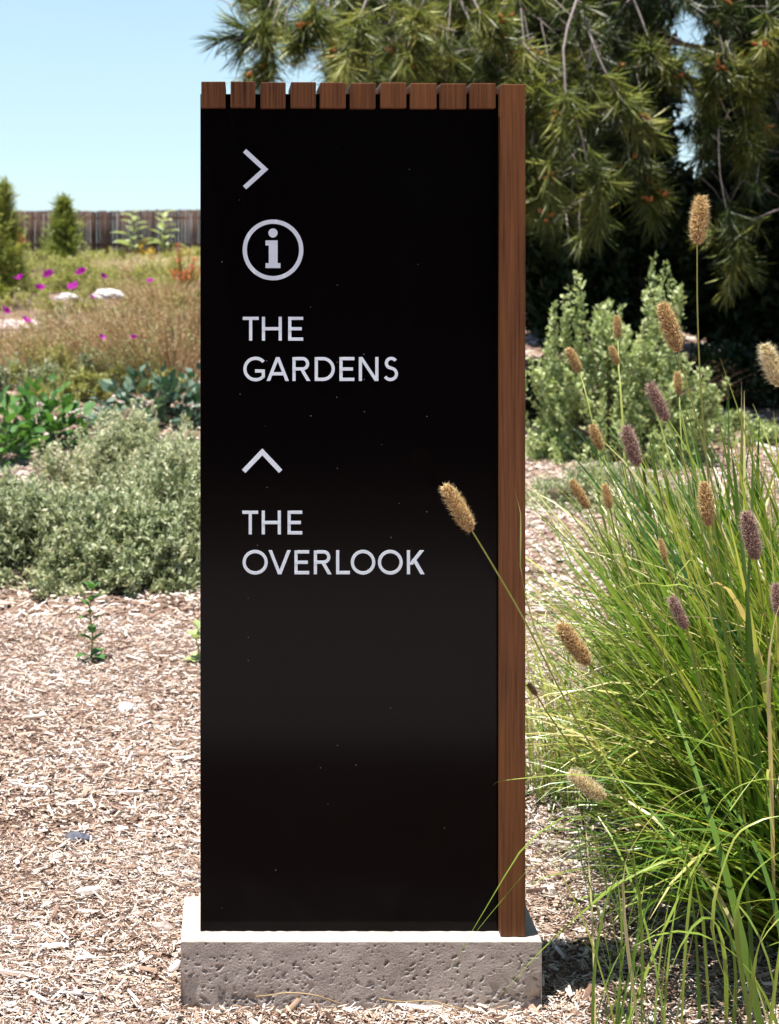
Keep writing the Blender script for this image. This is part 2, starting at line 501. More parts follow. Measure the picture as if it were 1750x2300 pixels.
# ------------------------------------------------------------------ ground
gx = np.unique(np.concatenate([np.linspace(-400, -30, 14), np.linspace(-30, -6, 33), np.linspace(-6, 6, 81), np.linspace(6, 30, 33), np.linspace(30, 400, 14)]))
gy = np.unique(np.concatenate([np.linspace(-120, -8, 14), np.linspace(-8, 2, 14), np.linspace(2, 12, 90), np.linspace(12, 60, 70), np.linspace(60, 900, 22)]))
XX, YY = np.meshgrid(gx, gy)
ZZ = terrain(XX, YY)
nx = len(gx)
ii = (np.arange(len(gy) - 1)[:, None] * nx + np.arange(nx - 1)[None]).ravel()
tag(link('ground', build('ground', np.stack([XX, YY, ZZ], 2), np.stack([ii, ii + 1, ii + nx + 1, ii + nx], 1), M['ground'], shade=True)), 'brown soil under the bark mulch rising to the fence', 'ground', kind='structure')


def slab(name, pts, h, mat):
    """A low slab over a ground outline (list of (x, y))."""
    n = len(pts)
    top = [(x, y, float(terrain(x, y)) + h) for x, y in pts]
    bot = [(x, y, float(terrain(x, y)) - 0.1) for x, y in pts]
    me = bpy.data.meshes.new(name)
    me.from_pydata(top + bot, [], [tuple(range(n))] + [((k + 1) % n, k, n + k, n + (k + 1) % n) for k in range(n)])
    me.materials.append(mat)
    return link(name, me)


# path on the camera's side of the sign, mirrored softly in the black panel
tag(slab('path', [(-9, -1.05), (9, -1.05), (9, 1.42), (-9, 1.42)], 0.012, M['path']), 'pale concrete path in front of the sign', 'path', kind='structure')
ga, gb = G(-60, 748), G(122, 742)
tag(slab('garden_path', [(ga.x - 2, ga.y - 0.35), (gb.x, gb.y - 0.35), (gb.x + 0.1, gb.y + 0.9), (ga.x - 2, ga.y + 1.2)], 0.05, M['path']), 'short white strip of garden path at the left edge', 'path', kind='structure')


# ------------------------------------------------------------------ mulch
def chips(n, x0f, x1f, y0, y1, lmin, lmax, wmin, wmax, yb=1.0, lift=0.012, taper=True):
    """Roof-shaped splinters of bark lying on the ground between the two slanted sides of the view."""
    u = rng.random(n) ** yb
    y = y0 + (y1 - y0) * u
    x = rng.uniform(x0f, x1f, n) * y / F
    L_ = lmin * (lmax / lmin) ** (rng.random(n) ** 1.4)
    W = np.minimum(rng.uniform(wmin, wmax, n) * (0.7 + 0.6 * rng.random(n)), L_ * 0.8)
    H = W * rng.uniform(0.10, 0.38, n)
    d = np.stack([np.cos(a := rng.normal(0, 1.15, n) + np.where(rng.random(n) < 0.25, 1.57, 0)), np.sin(a), rng.normal(0, 0.22, n)], 1)
    z = terrain(x, y) + rng.random(n) ** 1.5 * lift + 0.002
    R = frames(d, rng.normal(0, 0.5, n))
    R = R * np.stack([W, L_, H], 1)[:, None, :]
    tv = np.array([(-0.5, -0.5, 0), (0.5, -0.42, 0), (0.42, 0.5, 0), (-0.45, 0.44, 0), (0.05, -0.48, 1), (-0.05, 0.46, 1)])
    v = np.einsum('nij,kj->nki', R, tv)
    bend = rng.normal(0, 0.10, n)[:, None] * L_[:, None] * (np.abs(tv[:, 1]) * 2)[None]
    v[:, :, 2] += bend * 0.4
    v += np.stack([x, y, z], 1)[:, None, :]
    q = np.array([(1, 2, 5, 4), (3, 0, 4, 5)]); t3 = np.array([(0, 1, 4), (2, 3, 5)])
    off = (np.arange(n) * 6)[:, None, None]
    pat = np.sin(x * 5.1 + 2 * np.sin(y * 2.3)) * np.sin(y * 4.3 + 1.5 * np.sin(x * 3.1)) + 0.5 * np.sin(x * 13 + y * 7) * np.sin(y * 11 - x * 5)
    tint = np.clip(rng.beta(1.05, 0.95, n) + 0.11 * pat, 0, 1)
    z = z + 0.004 * pat
    return v.reshape(-1, 3), [(q[None] + off).reshape(-1, 4), (t3[None] + off).reshape(-1, 3)], np.repeat(tint, 6)


PL = (P(406, 2115, 2.80).x, P(1217, 2115, 2.80).x, 2.80, 2.995)     # plinth footprint
parts = [chips(78000, -620, 1300, 2.35, 3.6, 0.007, 0.036, 0.0010, 0.0036),
         chips(2200, -620, 1300, 2.35, 3.6, 0.022, 0.060, 0.0035, 0.009, lift=0.018),
         chips(62000, -620, 1300, 3.6, 5.8, 0.009, 0.044, 0.0016, 0.0055),
         chips(1000, -620, 1300, 3.6, 5.8, 0.03, 0.09, 0.005, 0.011, lift=0.02),
         chips(34000, -620, 1350, 5.8, 10.5, 0.02, 0.08, 0.004, 0.013),
         chips(9000, -620, 1350, 10.5, 22, 0.06, 0.2, 0.014, 0.04)]
keep = []
for v, f, t in parts:
    c = v.reshape(-1, 6, 3).mean(1)
    ok = ~((c[:, 0] > PL[0] - 0.004) & (c[:, 0] < PL[1] + 0.004) & (c[:, 1] > PL[2] - 0.004) & (c[:, 1] < PL[3] + 0.004))
    idx = np.nonzero(ok)[0]
    m = np.full(len(c), -1); m[idx] = np.arange(len(idx))
    v2 = v.reshape(-1, 6, 3)[idx].reshape(-1, 3)
    t2 = t.reshape(-1, 6)[idx].ravel()
    f2 = []
    for q in f:
        k = q[:, 0] // 6
        s = ok[k]
        f2.append(q[s] % 6 + (m[k[s]] * 6)[:, None])
    keep.append((v2, f2, t2))
v, f, t = join(keep)
tag(link('bark_mulch', build('bark_mulch', v, f, M['chip'], t)), 'bleached shredded bark mulch covering the ground around the sign', 'mulch', kind='stuff')


def chip_piece(px, py, length, width, ang, thick, tint, name, label, cat, group=None, mat=None, seg=8, bend=0.08):
    """One larger piece of wood or a stick, its own thing."""
    g = G(px, py)
    s = np.linspace(-0.5, 0.5, seg + 1)
    pts = np.stack([s * length, bend * length * (s * s * 4 - 0.4) + rng.normal(0, 0.012, seg + 1) * length * 0.3, np.zeros(seg + 1)], 1)
    prof = np.clip(1.05 - np.abs(s * 2) ** 4 * 0.6, 0.2, 1) * (1 + rng.normal(0, 0.08, seg + 1))
    vs = []
    for p_, w in zip(pts, prof):
        hw, hh = width * w / 2, thick * w / 2
        for a, b in ((-1, -0.5), (-0.8, 0.7), (0.1, 1.1), (0.9, 0.5), (0.8, -0.7), (-0.1, -1)):
            vs.append(p_ + np.array([rng.normal(0, 0.03) * width, a * hw, b * hh]))
    k = 6
    fs = [(i * k + j, i * k + (j + 1) % k, (i + 1) * k + (j + 1) % k, (i + 1) * k + j) for i in range(seg) for j in range(k)]
    me = bpy.data.meshes.new(name)
    me.from_pydata([tuple(q) for q in vs], [], fs + [tuple(range(k - 1, -1, -1)), tuple(seg * k + j for j in range(k))])
    at = me.attributes.new('tint', 'FLOAT', 'POINT')
    at.data.foreach_set('value', np.full(len(vs), tint, np.float32))
    me.materials.append(mat or M['chip'])
    o = link(name, me)
    o.location = (g.x, g.y, g.z + thick * 0.5 + 0.008)
    o.rotation_euler = (rng.normal(0, 0.06), rng.normal(0, 0.05), ang)
    tag(o, label, cat, group)
    return o


# ------------------------------------------------------------------ the sign
YS = 2.818                         # front plane of the timber
YP = 2.842                         # front plane of the black panel
YB = 2.972                         # back of the sign
ZPL = P(0, 2115, 2.80).z           # top of the concrete plinth


def sx(px, Y=YS): return (px - VX) * Y / F
def sz(py, Y=YS): return HC - (py - VY) * Y / F


sign = empty('sign_totem', (sx(815), 2.9, 0), 'tall black wayfinding sign with cedar battens on a concrete plinth', 'sign')

# concrete plinth: a rough cast block with pits and a ragged foot
def plinth():
    x0, x1, y0, y1 = PL
    z0, z1 = -0.03, ZPL
    nxp, nzp = 420, 84
    xs, zs = np.linspace(x0, x1, nxp), np.linspace(z0, z1, nzp)
    X, Z = np.meshgrid(xs, zs)
    D = np.zeros_like(X)
    hrel = (Z - 0.0) / (z1 - 0.0)
    for _ in range(430):
        low = rng.random() < 0.5
        cx = rng.uniform(x0 + 0.004, x1 - 0.004)
        cz = (z1 * (0.02 + 0.75 * rng.random() ** 1.9)) if low else z1 * rng.uniform(0.3, 0.97)
        r = rng.uniform(0.0007, 0.0019) if not low else rng.uniform(0.0008, 0.0026)
        e = rng.uniform(0.8, 3.2) if low else rng.uniform(0.8, 1.5)
        an = rng.uniform(-0.6, 0.9)
        u = (X - cx) * math.cos(an) + (Z - cz) * math.sin(an)
        w = -(X - cx) * math.sin(an) + (Z - cz) * math.cos(an)
        q = (u / (r * e)) ** 2 + (w / r) ** 2
        D = np.maximum(D, np.clip((1.1 - q) * 2.5, 0, 1) * r * rng.uniform(1.2, 2.4))
    nz = np.array([[noise.noise(Vector((x * 45, 3.1, z * 45))) for x in xs] for z in zs])
    nf = np.array([[noise.noise(Vector((x * 150, 7.1, z * 150))) for x in xs] for z in zs])
    rough = np.clip(0.55 - hrel, 0, 1) * 1.6
    D = D + np.clip((nz - 0.44) * 9, 0, 1) * 0.0042 * rough + np.clip((nf - 0.46) * 8, 0, 1) * 0.0034 * rough + 0.0005 * nz
    edge = np.clip((z1 - Z) / 0.004, 0, 1)
    D = D * np.clip(edge, 0.15, 1)
    # chipped lower corners
    for cx in (x0, x1):
        D += 0.020 * np.clip(1 - np.abs(X - cx) / 0.035, 0, 1) * np.clip(0.5 - hrel, 0, 1) * (1 + nz)
    wob = 0.0014 * np.array([noise.noise(Vector((x * 60, 0.3, 1.7))) for x in xs])
    zt = Z.copy(); zt[-1] += wob
    vf = np.stack([X, y0 + D, zt], 2).reshape(-1, 3)
    i = (np.arange(nzp - 1)[:, None] * nxp + np.arange(nxp - 1)[None]).ravel()
    ff = np.stack([i, i + 1, i + nxp + 1, i + nxp], 1)
    # top: a strip grid joined to the front's upper edge
    nyp = 24
    k0 = len(vf)
    ys = np.linspace(y0, y1, nyp)[1:]
    top = np.array([[(x, y, z1 + 0.0010 * noise.noise(Vector((x * 90, y * 90, 4)))) for x in xs] for y in ys]).reshape(-1, 3)
    ids = np.concatenate([(np.arange(nxp) + (nzp - 1) * nxp)[None], (k0 + np.arange((nyp - 1) * nxp)).reshape(nyp - 1, nxp)])
    ft = np.stack([ids[:-1, :-1], ids[:-1, 1:], ids[1:, 1:], ids[1:, :-1]], 2).reshape(-1, 4)
    # sides and back, with their own rough relief
    def side(xc, sgn):
        yy, z_ = np.linspace(y0, y1, 40), np.linspace(z0, z1, 30)
        vs = []
        for b in z_:
            for a in yy:
                dd = max(0, noise.noise(Vector((xc * 5, a * 60, b * 60)))) * 0.006 * (1.2 - b / z1)
                if a in (yy[0], yy[-1]) : dd *= 0.3
                vs.append((xc - sgn * dd, a, b))
        j = (np.arange(29)[:, None] * 40 + np.arange(39)[None]).ravel()
        fs = np.stack([j, j + 1, j + 41, j + 40], 1)
        return np.array(vs), (fs if sgn > 0 else fs[:, ::-1]), None
    back = (np.array([(x0, y1, z0), (x1, y1, z0), (x1, y1, z1), (x0, y1, z1)]), np.array([(1, 0, 3, 2)]), None)
    v_, f_, _ = join([(np.concatenate([vf, top]), [ff, ft], None), side(x0, -1), side(x1, 1), back])
    return build('plinth', v_, f_, M['concrete'])


wlink('plinth', plinth(), sign)

XL, XR = sx(450, YP), sx(1122.5, YP)
ZT = sz(211, YP)
panel = wlink('panel', bevel_box('panel', XL, XR, YP, YB - 0.012, ZPL + 0.001, ZT, 0.0012, M['panel']), sign)

spans = [(452, 506.5), (518, 574), (585.7, 642), (653.5, 710), (719.6, 777), (787.5, 844), (856, 913), (923, 981), (990, 1048), (1057.5, 1114)]
for k, (a, b) in enumerate(spans):
    ztop = sz(183 + k * 0.5); zbot = sz(241.5 + k * 0.25)
    x0, x1 = sx(a), sx(b)
    import bmesh
    bm = bmesh.new()
    prof = [(YS, zbot), (YP - 0.0015, zbot), (YP - 0.0015, ZT + 0.0015), (YB, ZT + 0.0015), (YB, ztop), (YS, ztop)]
    va = [bm.verts.new((x0, y, z)) for y, z in prof]
    vb = [bm.verts.new((x1, y, z)) for y, z in prof]
    bm.faces.new(va); bm.faces.new(vb[::-1])
    for q in range(6):
        bm.faces.new((va[(q + 1) % 6], va[q], vb[q], vb[(q + 1) % 6]))
    bmesh.ops.recalc_face_normals(bm, faces=bm.faces)
    bmesh.ops.bevel(bm, geom=list(bm.edges), offset=0.0016, segments=2, profile=0.6, affect='EDGES')
    for v_ in bm.verts:
        v_.co.z += 0.0007 * math.sin(k * 2.3); v_.co.y += 0.0008 * math.sin(k * 5.1)
    me = bpy.data.meshes.new('batten')
    bm.to_mesh(me); bm.free(); me.materials.append(M['batten'])
    wlink('batten', me, sign)
# upright battens along the right-hand side: only the front one shows from here
for k in range(3):
    y0 = YS + k * 0.054
    o = wlink('post', bevel_box('post', sx(1124.5), sx(1180.5), y0, y0 + 0.046, ZPL + 0.0012, sz(189), 0.0016, M['batten']), sign)


# lettering -------------------------------------------------------------
def u2w(px, py, d):
    return (sx(px, YP), YP - d, sz(py, YP))


def poly_prism(polys, name, parent):
    """Convex flat pieces given in photo pixels, cut from vinyl; each piece a hair thicker than the last."""
    vs, fs = [], []
    for i, pl in enumerate(polys):
        d = 0.0012 + 0.00012 * i
        k = len(vs); n = len(pl)
        vs += [u2w(x, y, d) for x, y in pl] + [u2w(x, y, 0.0002) for x, y in pl]
        fs.append(tuple(range(k, k + n)))
        fs += [(k + (j + 1) % n, k + j, k + n + j, k + n + (j + 1) % n) for j in range(n)]
    me = bpy.data.meshes.new(name)
    me.from_pydata(vs, [], fs)
    me.materials.append(M['letter'])
    return wlink(name, me, parent)


def arc_polys(cx, cy, rx, ry, t, a0, a1, n=28):
    """Ring sector as quads (angles in degrees, y down)."""
    out = []
    for i in range(n):
        p, q = math.radians(a0 + (a1 - a0) * i / n), math.radians(a0 + (a1 - a0) * (i + 1) / n)
        out.append([(cx + rx * math.cos(p), cy + ry * math.sin(p)), (cx + rx * math.cos(q), cy + ry * math.sin(q)),
                    (cx + (rx - t) * math.cos(q), cy + (ry - t) * math.sin(q)), (cx + (rx - t) * math.cos(p), cy + (ry - t) * math.sin(p))])
    return out


def strip_mesh(groups, name, parent):
    """groups: list of lists of quads; the quads of one group lie in one plane without overlapping."""
    vs, fs = [], []
    for i, g in enumerate(groups):
        d = 0.0012 + 0.00012 * i
        for pl in g:
            k = len(vs); n = len(pl)
            vs += [u2w(x, y, d) for x, y in pl] + [u2w(x, y, 0.0002) for x, y in pl]
            fs.append(tuple(range(k, k + n)))
            fs += [(k + (j + 1) % n, k + j, k + n + j, k + n + (j + 1) % n) for j in range(n)]
    me = bpy.data.meshes.new(name)
    me.from_pydata(vs, [], fs)
    me.materials.append(M['letter'])
    return wlink(name, me, parent)


T = 7.0      # stroke in photo pixels


def R_(x0, y0, x1, y1): return [[(x0, y0), (x1, y0), (x1, y1), (x0, y1)]]
def diag(xa, ya, xb, yb, w): return [[(xa - w / 2, ya), (xa + w / 2, ya), (xb + w / 2, yb), (xb - w / 2, yb)]]


def glyph(c, x0, x1, y0, y1):
    w, h = x1 - x0, y1 - y0
    mx, my = (x0 + x1) / 2, (y0 + y1) / 2
    if c == 'T': return [R_(x0, y0, x1, y0 + T), R_(mx - T / 2, y0, mx + T / 2, y1)]
    if c == 'H': return [R_(x0, y0, x0 + T, y1), R_(x1 - T, y0, x1, y1), R_(x0, my - T / 2, x1, my + T / 2)]
    if c == 'E': return [R_(x0, y0, x0 + T, y1), R_(x0, y0, x1, y0 + T), R_(x0, my - T / 2, x1 - 3, my + T / 2), R_(x0, y1 - T, x1, y1)]
    if c == 'L': return [R_(x0, y0, x0 + T, y1), R_(x0, y1 - T, x1, y1)]
    if c == 'O': return [arc_polys(mx, my, w / 2, h / 2 + 0.8, T, 0, 360, 48)]
    if c == 'D':
        r = h / 2
        cx = x1 - r * 1.0
        return [R_(x0, y0, x0 + T, y1), R_(x0, y0, cx, y0 + T), R_(x0, y1 - T, cx, y1), arc_polys(cx, my, x1 - cx, r, T, -90, 90)]
    if c == 'R':
        bh = h * 0.56; r = bh / 2; cx = x1 - 2.5 - r
        return [R_(x0, y0, x0 + T, y1), R_(x0, y0, cx, y0 + T), R_(x0, y0 + bh - T, cx, y0 + bh), arc_polys(cx, y0 + r, r, r, T, -90, 90),
                diag(cx - 2, y0 + bh - T / 2, x1 - T * 0.55, y1, T * 1.22)]
    if c == 'V':
        return [diag(x0 + T * 0.55, y0, mx, y1, T * 1.1), diag(x1 - T * 0.55, y0, mx, y1, T * 1.1)]
    if c == 'A':
        yb = y0 + h * 0.70
        k = w / 2 * 0.70
        return [diag(mx, y0, x0 + T * 0.55, y1, T * 1.1), diag(mx, y0, x1 - T * 0.55, y1, T * 1.1), R_(mx - k * 0.85, yb - T / 2, mx + k * 0.85, yb + T / 2)]
    if c == 'N': return [R_(x0, y0, x0 + T, y1), R_(x1 - T, y0, x1, y1), diag(x0 + T * 0.6, y0, x1 - T * 0.6, y1, T * 1.2)]
    if c == 'K':
        return [R_(x0, y0, x0 + T, y1), diag(x1 - T * 0.9, y0, x0 + T * 1.2, y0 + h * 0.60, T * 1.35), diag(x0 + w * 0.40, y0 + h * 0.38, x1 - T * 0.7, y1, T * 1.35)]
    if c == 'G':
        cx = x0 + h / 2 + 0.5
        return [arc_polys(cx, my, h / 2 + 0.8, h / 2 + 0.8, T, 40, 318, 36), R_(mx + 2, my + 1, x1, my + 1 + T), R_(x1 - T, my + 1, x1, y1 - h * 0.15),
                ]
    if c == 'S':
        r1 = h * 0.265; r2 = h * 0.305
        rx1, rx2 = w / 2 * 0.86, w / 2
        c1y, c2y = y0 + r1 - 0.5, y1 - r2 + 0.5
        sx_ = []
        # centre line as one smooth stroke
        cl = []
        for a in np.linspace(-32, -180, 14): cl.append((mx + 1 + (rx1 - T / 2) * math.cos(math.radians(a)), c1y + (r1 - T / 2) * math.sin(math.radians(a))))
        for a in np.linspace(180, 118, 6)[1:]: cl.append((mx + 1 + (rx1 - T / 2) * math.cos(math.radians(a)), c1y + (r1 - T / 2) * math.sin(math.radians(a))))
        for a in np.linspace(-62, 0, 7): cl.append((mx - 1 + (rx2 - T / 2) * math.cos(math.radians(a)), c2y + (r2 - T / 2) * math.sin(math.radians(a))))
        for a in np.linspace(0, 150, 15)[1:]: cl.append((mx - 1 + (rx2 - T / 2) * math.cos(math.radians(a)), c2y + (r2 - T / 2) * math.sin(math.radians(a))))
        cl = np.array(cl); tg = np.gradient(cl, axis=0); tg /= np.linalg.norm(tg, axis=1, keepdims=True)
        nm = np.stack([-tg[:, 1], tg[:, 0]], 1) * T / 2
        for i in range(len(cl) - 1):
            sx_.append([tuple(cl[i] + nm[i]), tuple(cl[i + 1] + nm[i + 1]), tuple(cl[i + 1] - nm[i + 1]), tuple(cl[i] - nm[i])])
        return [sx_]


lines = [
    (711.5, 765, [('T', 545.4, 581), ('H', 588.5, 633), ('E', 647.5, 681)]),
    (802, 855.5, [('G', 547, 595), ('A', 599, 649), ('R', 657, 697), ('D', 707, 752), ('E', 762.5, 796), ('N', 806, 850), ('S', 861, 895)]),
    (1147, 1200, [('T', 544.5, 580), ('H', 588, 631), ('E', 646, 679)]),
    (1236, 1289.5, [('O', 545, 601.5), ('V', 603.5, 653), ('E', 661.5, 694.5), ('R', 705, 744.5), ('L', 755, 786), ('O', 788, 843), ('O', 849, 904.5), ('K', 914, 954)]),
]
for y0, y1, ls in lines:
    for c, x0, x1 in ls:
        strip_mesh(glyph(c, x0, x1, y0, y1), 'letter', panel)


def chevron(a, b, c, w, name):
    a, b, c = map(np.array, (a, b, c))
    d1 = (b - a) / np.linalg.norm(b - a); d2 = (c - b) / np.linalg.norm(c - b)
    n1, n2 = np.array([-d1[1], d1[0]]), np.array([-d2[1], d2[0]])
    mt = (n1 + n2); mt = mt / np.dot(mt, n1) * w / 2
    q1 = [tuple(a + n1 * w / 2), tuple(b + mt), tuple(b - mt), tuple(a - n1 * w / 2)]
    q2 = [tuple(b + mt), tuple(c + n2 * w / 2), tuple(c - n2 * w / 2), tuple(b - mt)]
    return strip_mesh([[q1, q2]], name, panel)


chevron((549.5, 338.5), (595.0, 380.3), (549.5, 421.5), 10.5, 'arrow')
chevron((547.5, 1058.5), (589.3, 1015.0), (630.5, 1058.5), 10.5, 'arrow')
strip_mesh([arc_polys(613.3, 561.3, 68.2, 68.2, 9.6, 0, 360, 96)], 'information_ring', panel)
strip_mesh([R_(603.8, 540, 623.7, 602), R_(596.5, 540, 612, 551.3), R_(596.5, 591, 630, 602),
            [[(613.3, 523.3), (613.3 + 10.3 * math.cos(a), 523.3 + 10.3 * math.sin(a)), (613.3 + 10.3 * math.cos(a + 0.2618), 523.3 + 10.3 * math.sin(a + 0.2618))] for a in np.arange(24) * 0.2618]],
           'information_letter', panel)

# ------------------------------------------------------------------ fence
YF = 55.0
fz = float(terrain(-4, YF))
fence = empty('timber_fence', (-5, YF, fz), 'dark brown weathered picket fence along the horizon', 'fence')
pick = build('picket', box_v(-0.055, 0.055, -0.01, 0.01, 0, 1.0), BOX_F, M['fence'])
fence_mats = [M['fence'], M['fence_b'], M['fence_c']]
picks = [pick] + [build('picket', box_v(-0.055, 0.055, -0.01, 0.01, 0, 1.0), BOX_F, q) for q in fence_mats[1:]]
ztop = HC + (VY - 472) * YF / F
x = -13.0
k = 0
while x < 3.5:
    o = link('picket', picks[rng.integers(3)], fence)
    step = 0.045 if x > -4.1 else 0.0
    zt = ztop - 0.03 + step * min(1, (x + 4.1) / 1.5 if step else 0) + rng.normal(0, 0.012)
    gz = float(terrain(x, YF)) - 0.05
    o.location = (x + 5, rng.choice([-0.012, 0.012]), gz - fz)
    o.scale = (rng.uniform(0.92, 1.0), 1, zt - gz)
    x += 0.114 + rng.uniform(-0.004, 0.005)
for i in range(7):
    xx = -12.05 + i * 2.58
    bx = build('fence_post', box_v(-0.03, 0.03, -0.055, -0.024, 0, 1.0), BOX_F, M['fence_post'])
    o = link('fence_post', bx, fence)
    o.location = (xx + 5, 0, -0.05); o.scale = (1, 1, ztop - fz - 0.06)
for zz in (0.35, 1.3):
    o = link('fence_rail', build('fence_rail', box_v(-8, 8.4, 0.024, 0.06, -0.045, 0.045), BOX_F, M['fence']), fence)
    o.location = (0, 0, zz)


# ------------------------------------------------------------------ foliage builders
def leaves_at(pos, d, size, width=0.4, tint=None, spread=0.9, roll=None):
    """Leaf quads at positions pos pointing roughly along d."""
    n = len(pos)
    dd = d + rng.normal(0, spread, (n, 3)) * 0.6
    sc_ = size * rng.uniform(0.6, 1.25, n)
    R = frames(dd, rng.uniform(-1.2, 1.2, n) if roll is None else roll, np.stack([sc_ * width, sc_, sc_], 1))
    if tint is None:
        tint = np.clip(rng.normal(0.5, 0.24, n), 0, 1)
    return scatter(LEAF_V, LEAF_F, R, pos, tint)


def sprigs(tips, dirs, length, nl, leaf, width, tint_mu=0.5, tint_sd=0.2, curve=0.3):
    """Leafy shoots: nl leaves round each shoot of the given length, ending at tips."""
    n = len(tips)
    d = dirs / np.linalg.norm(dirs, axis=1, keepdims=True)
    s = rng.random((n, nl)) ** 0.8
    Ls = length * rng.uniform(0.6, 1.25, n)
    base = tips - d * Ls[:, None]
    sag = np.zeros((n, nl, 3)); sag[..., 2] = -curve * (1 - s) ** 2 * Ls[:, None]
    pos = base[:, None, :] + d[:, None, :] * (s * Ls[:, None])[..., None] + sag + rng.normal(0, leaf * 0.18, (n, nl, 3))
    rad = rand_dir(n * nl).reshape(n, nl, 3)
    ld = rad * 0.9 + d[:, None, :] * 0.6 + np.array([0, 0, 0.25])
    tn = np.clip(rng.normal(tint_mu, tint_sd * 0.6, n)[:, None] + rng.normal(0, tint_sd, (n, nl)) + 0.15 * (s - 0.5), 0, 1)
    return leaves_at(pos.reshape(-1, 3), ld.reshape(-1, 3), leaf, width, tn.ravel(), 0.4), base, d


def dome_points(c, rx, ry, rz, n, inner=0.55, zlow=0.02):
    d = rand_dir(n, -0.1, 1)
    d[:, 2] = np.abs(d[:, 2])
    r = inner + (1 - inner) * rng.random(n) ** 0.6
    lump = 1 + 0.13 * np.sin(d[:, 0] * 7 + c[0] * 3) * np.cos(d[:, 1] * 6 + c[1]) + 0.10 * np.sin(d[:, 2] * 9 + d[:, 0] * 5)
    p = d * (r * lump)[:, None] * np.array([rx, ry, rz])
    p[:, 2] = np.maximum(p[:, 2], zlow)
    return p + np.array(c), d


def shrub(name, base, rx, ry, rz, label, mat, shoots=500, nl=22, leaf=0.03, width=0.4, length=0.14, mu=0.5, sd=0.2, up=0.6, group=None, cat='shrub', stems=16, inner=0.5, extra=None):
    c = (base.x, base.y, float(terrain(base.x, base.y)))
    root = empty(name, c, label, cat, group)
    tips, d = dome_points((0, 0, 0), rx, ry, rz, shoots, inner)
    kc = max(10, shoots // 28)
    cc, cd = dome_points((0, 0, 0), rx, ry, rz, kc, 0.72)
    sel = np.nonzero(rng.random(shoots) < 0.8)[0]
    own = rng.integers(0, kc, len(sel))
    tips[sel] = cc[own] + rng.normal(0, 0.105, (len(sel), 3)) * np.array([rx, ry, rz]) * rng.uniform(0.5, 1.3, kc)[own][:, None]
    d[sel] = cd[own] * 0.8 + rng.normal(0, 0.3, (len(sel), 3))
    tips[:, 2] = np.maximum(tips[:, 2], 0.02)
    if extra is not None:
        tips = np.concatenate([tips, extra]); d = np.concatenate([d, np.tile([0, 0, 1.0], (len(extra), 1))])
    dirs = d + np.array([0, 0, up]) + rng.normal(0, 0.25, d.shape)
    (v, f, t), b, dd = sprigs(tips, dirs, length, nl, leaf, width, mu, sd)
    low = v[:, 2] < 0.003
    v[low, 2] = 0.003 + rng.random(low.sum()) * 0.01
    link('foliage', build('foliage', v, f, mat, t), root)
    # woody stems from the crown of the root to a sample of the shoots
    pk = rng.choice(len(tips), min(stems * 4, len(tips)), replace=False)
    tp = []
    for i in pk:
        e = tips[i]
        m_ = e * np.array([0.45, 0.45, 0.55]) + rng.normal(0, 0.02, 3)
        st = np.array([rng.normal(0, rx * 0.06), rng.normal(0, ry * 0.06), -0.02])
        pts = spline([st, m_, e], 6)
        tp.append(tube(pts, np.linspace(0.007, 0.002, 6) * (rz / 0.6), 4, 0.5))
    v, f, t = join(tp)
    link('stem', build('stem', v, f, M['stem'], t), root)
    return root


# ------------------------------------------------------------------ left: shrubs, flowers, rocks
b = G(120, 1322)
shrub('sage_shrub', Vector((b.x, b.y + 0.30, 0)), 0.55, 0.50, 0.36, 'low grey green sage shrub spreading over the mulch at left', M['sage'], 1300, 30, 0.029, 0.45, 0.13, 0.52, 0.22, 0.5)
b = G(300, 1335)
shrub('sage_shrub', Vector((b.x, b.y + 0.30, 0)), 0.40, 0.40, 0.33, 'rounded grey sage shrub at the front of the left bed', M['sage'], 900, 30, 0.029, 0.45, 0.13, 0.48, 0.22, 0.5)
b = G(430, 1290)
shrub('sage_shrub', Vector((b.x, b.y + 0.45, 0)), 0.50, 0.5, 0.50, 'taller grey sage shrub with pale tips close behind the sign edge', M['sage'], 1400, 30, 0.031, 0.36, 0.18, 0.62, 0.22, 0.9)
b = G(270, 1200)
shrub('sage_shrub', Vector((b.x, b.y + 0.55, 0)), 0.48, 0.45, 0.47, 'grey sage shrub rising behind the rounded one, flecked with white', M['sage'], 1200, 30, 0.031, 0.34, 0.18, 0.70, 0.25, 0.9)
b = G(-10, 1262)
shrub('sage_shrub', Vector((b.x, b.y + 0.2, 0)), 0.40, 0.45, 0.34, 'grey sage shrub cut off by the left edge', M['sage'], 700, 22, 0.036, 0.42, 0.14, 0.48, 0.22, 0.6)


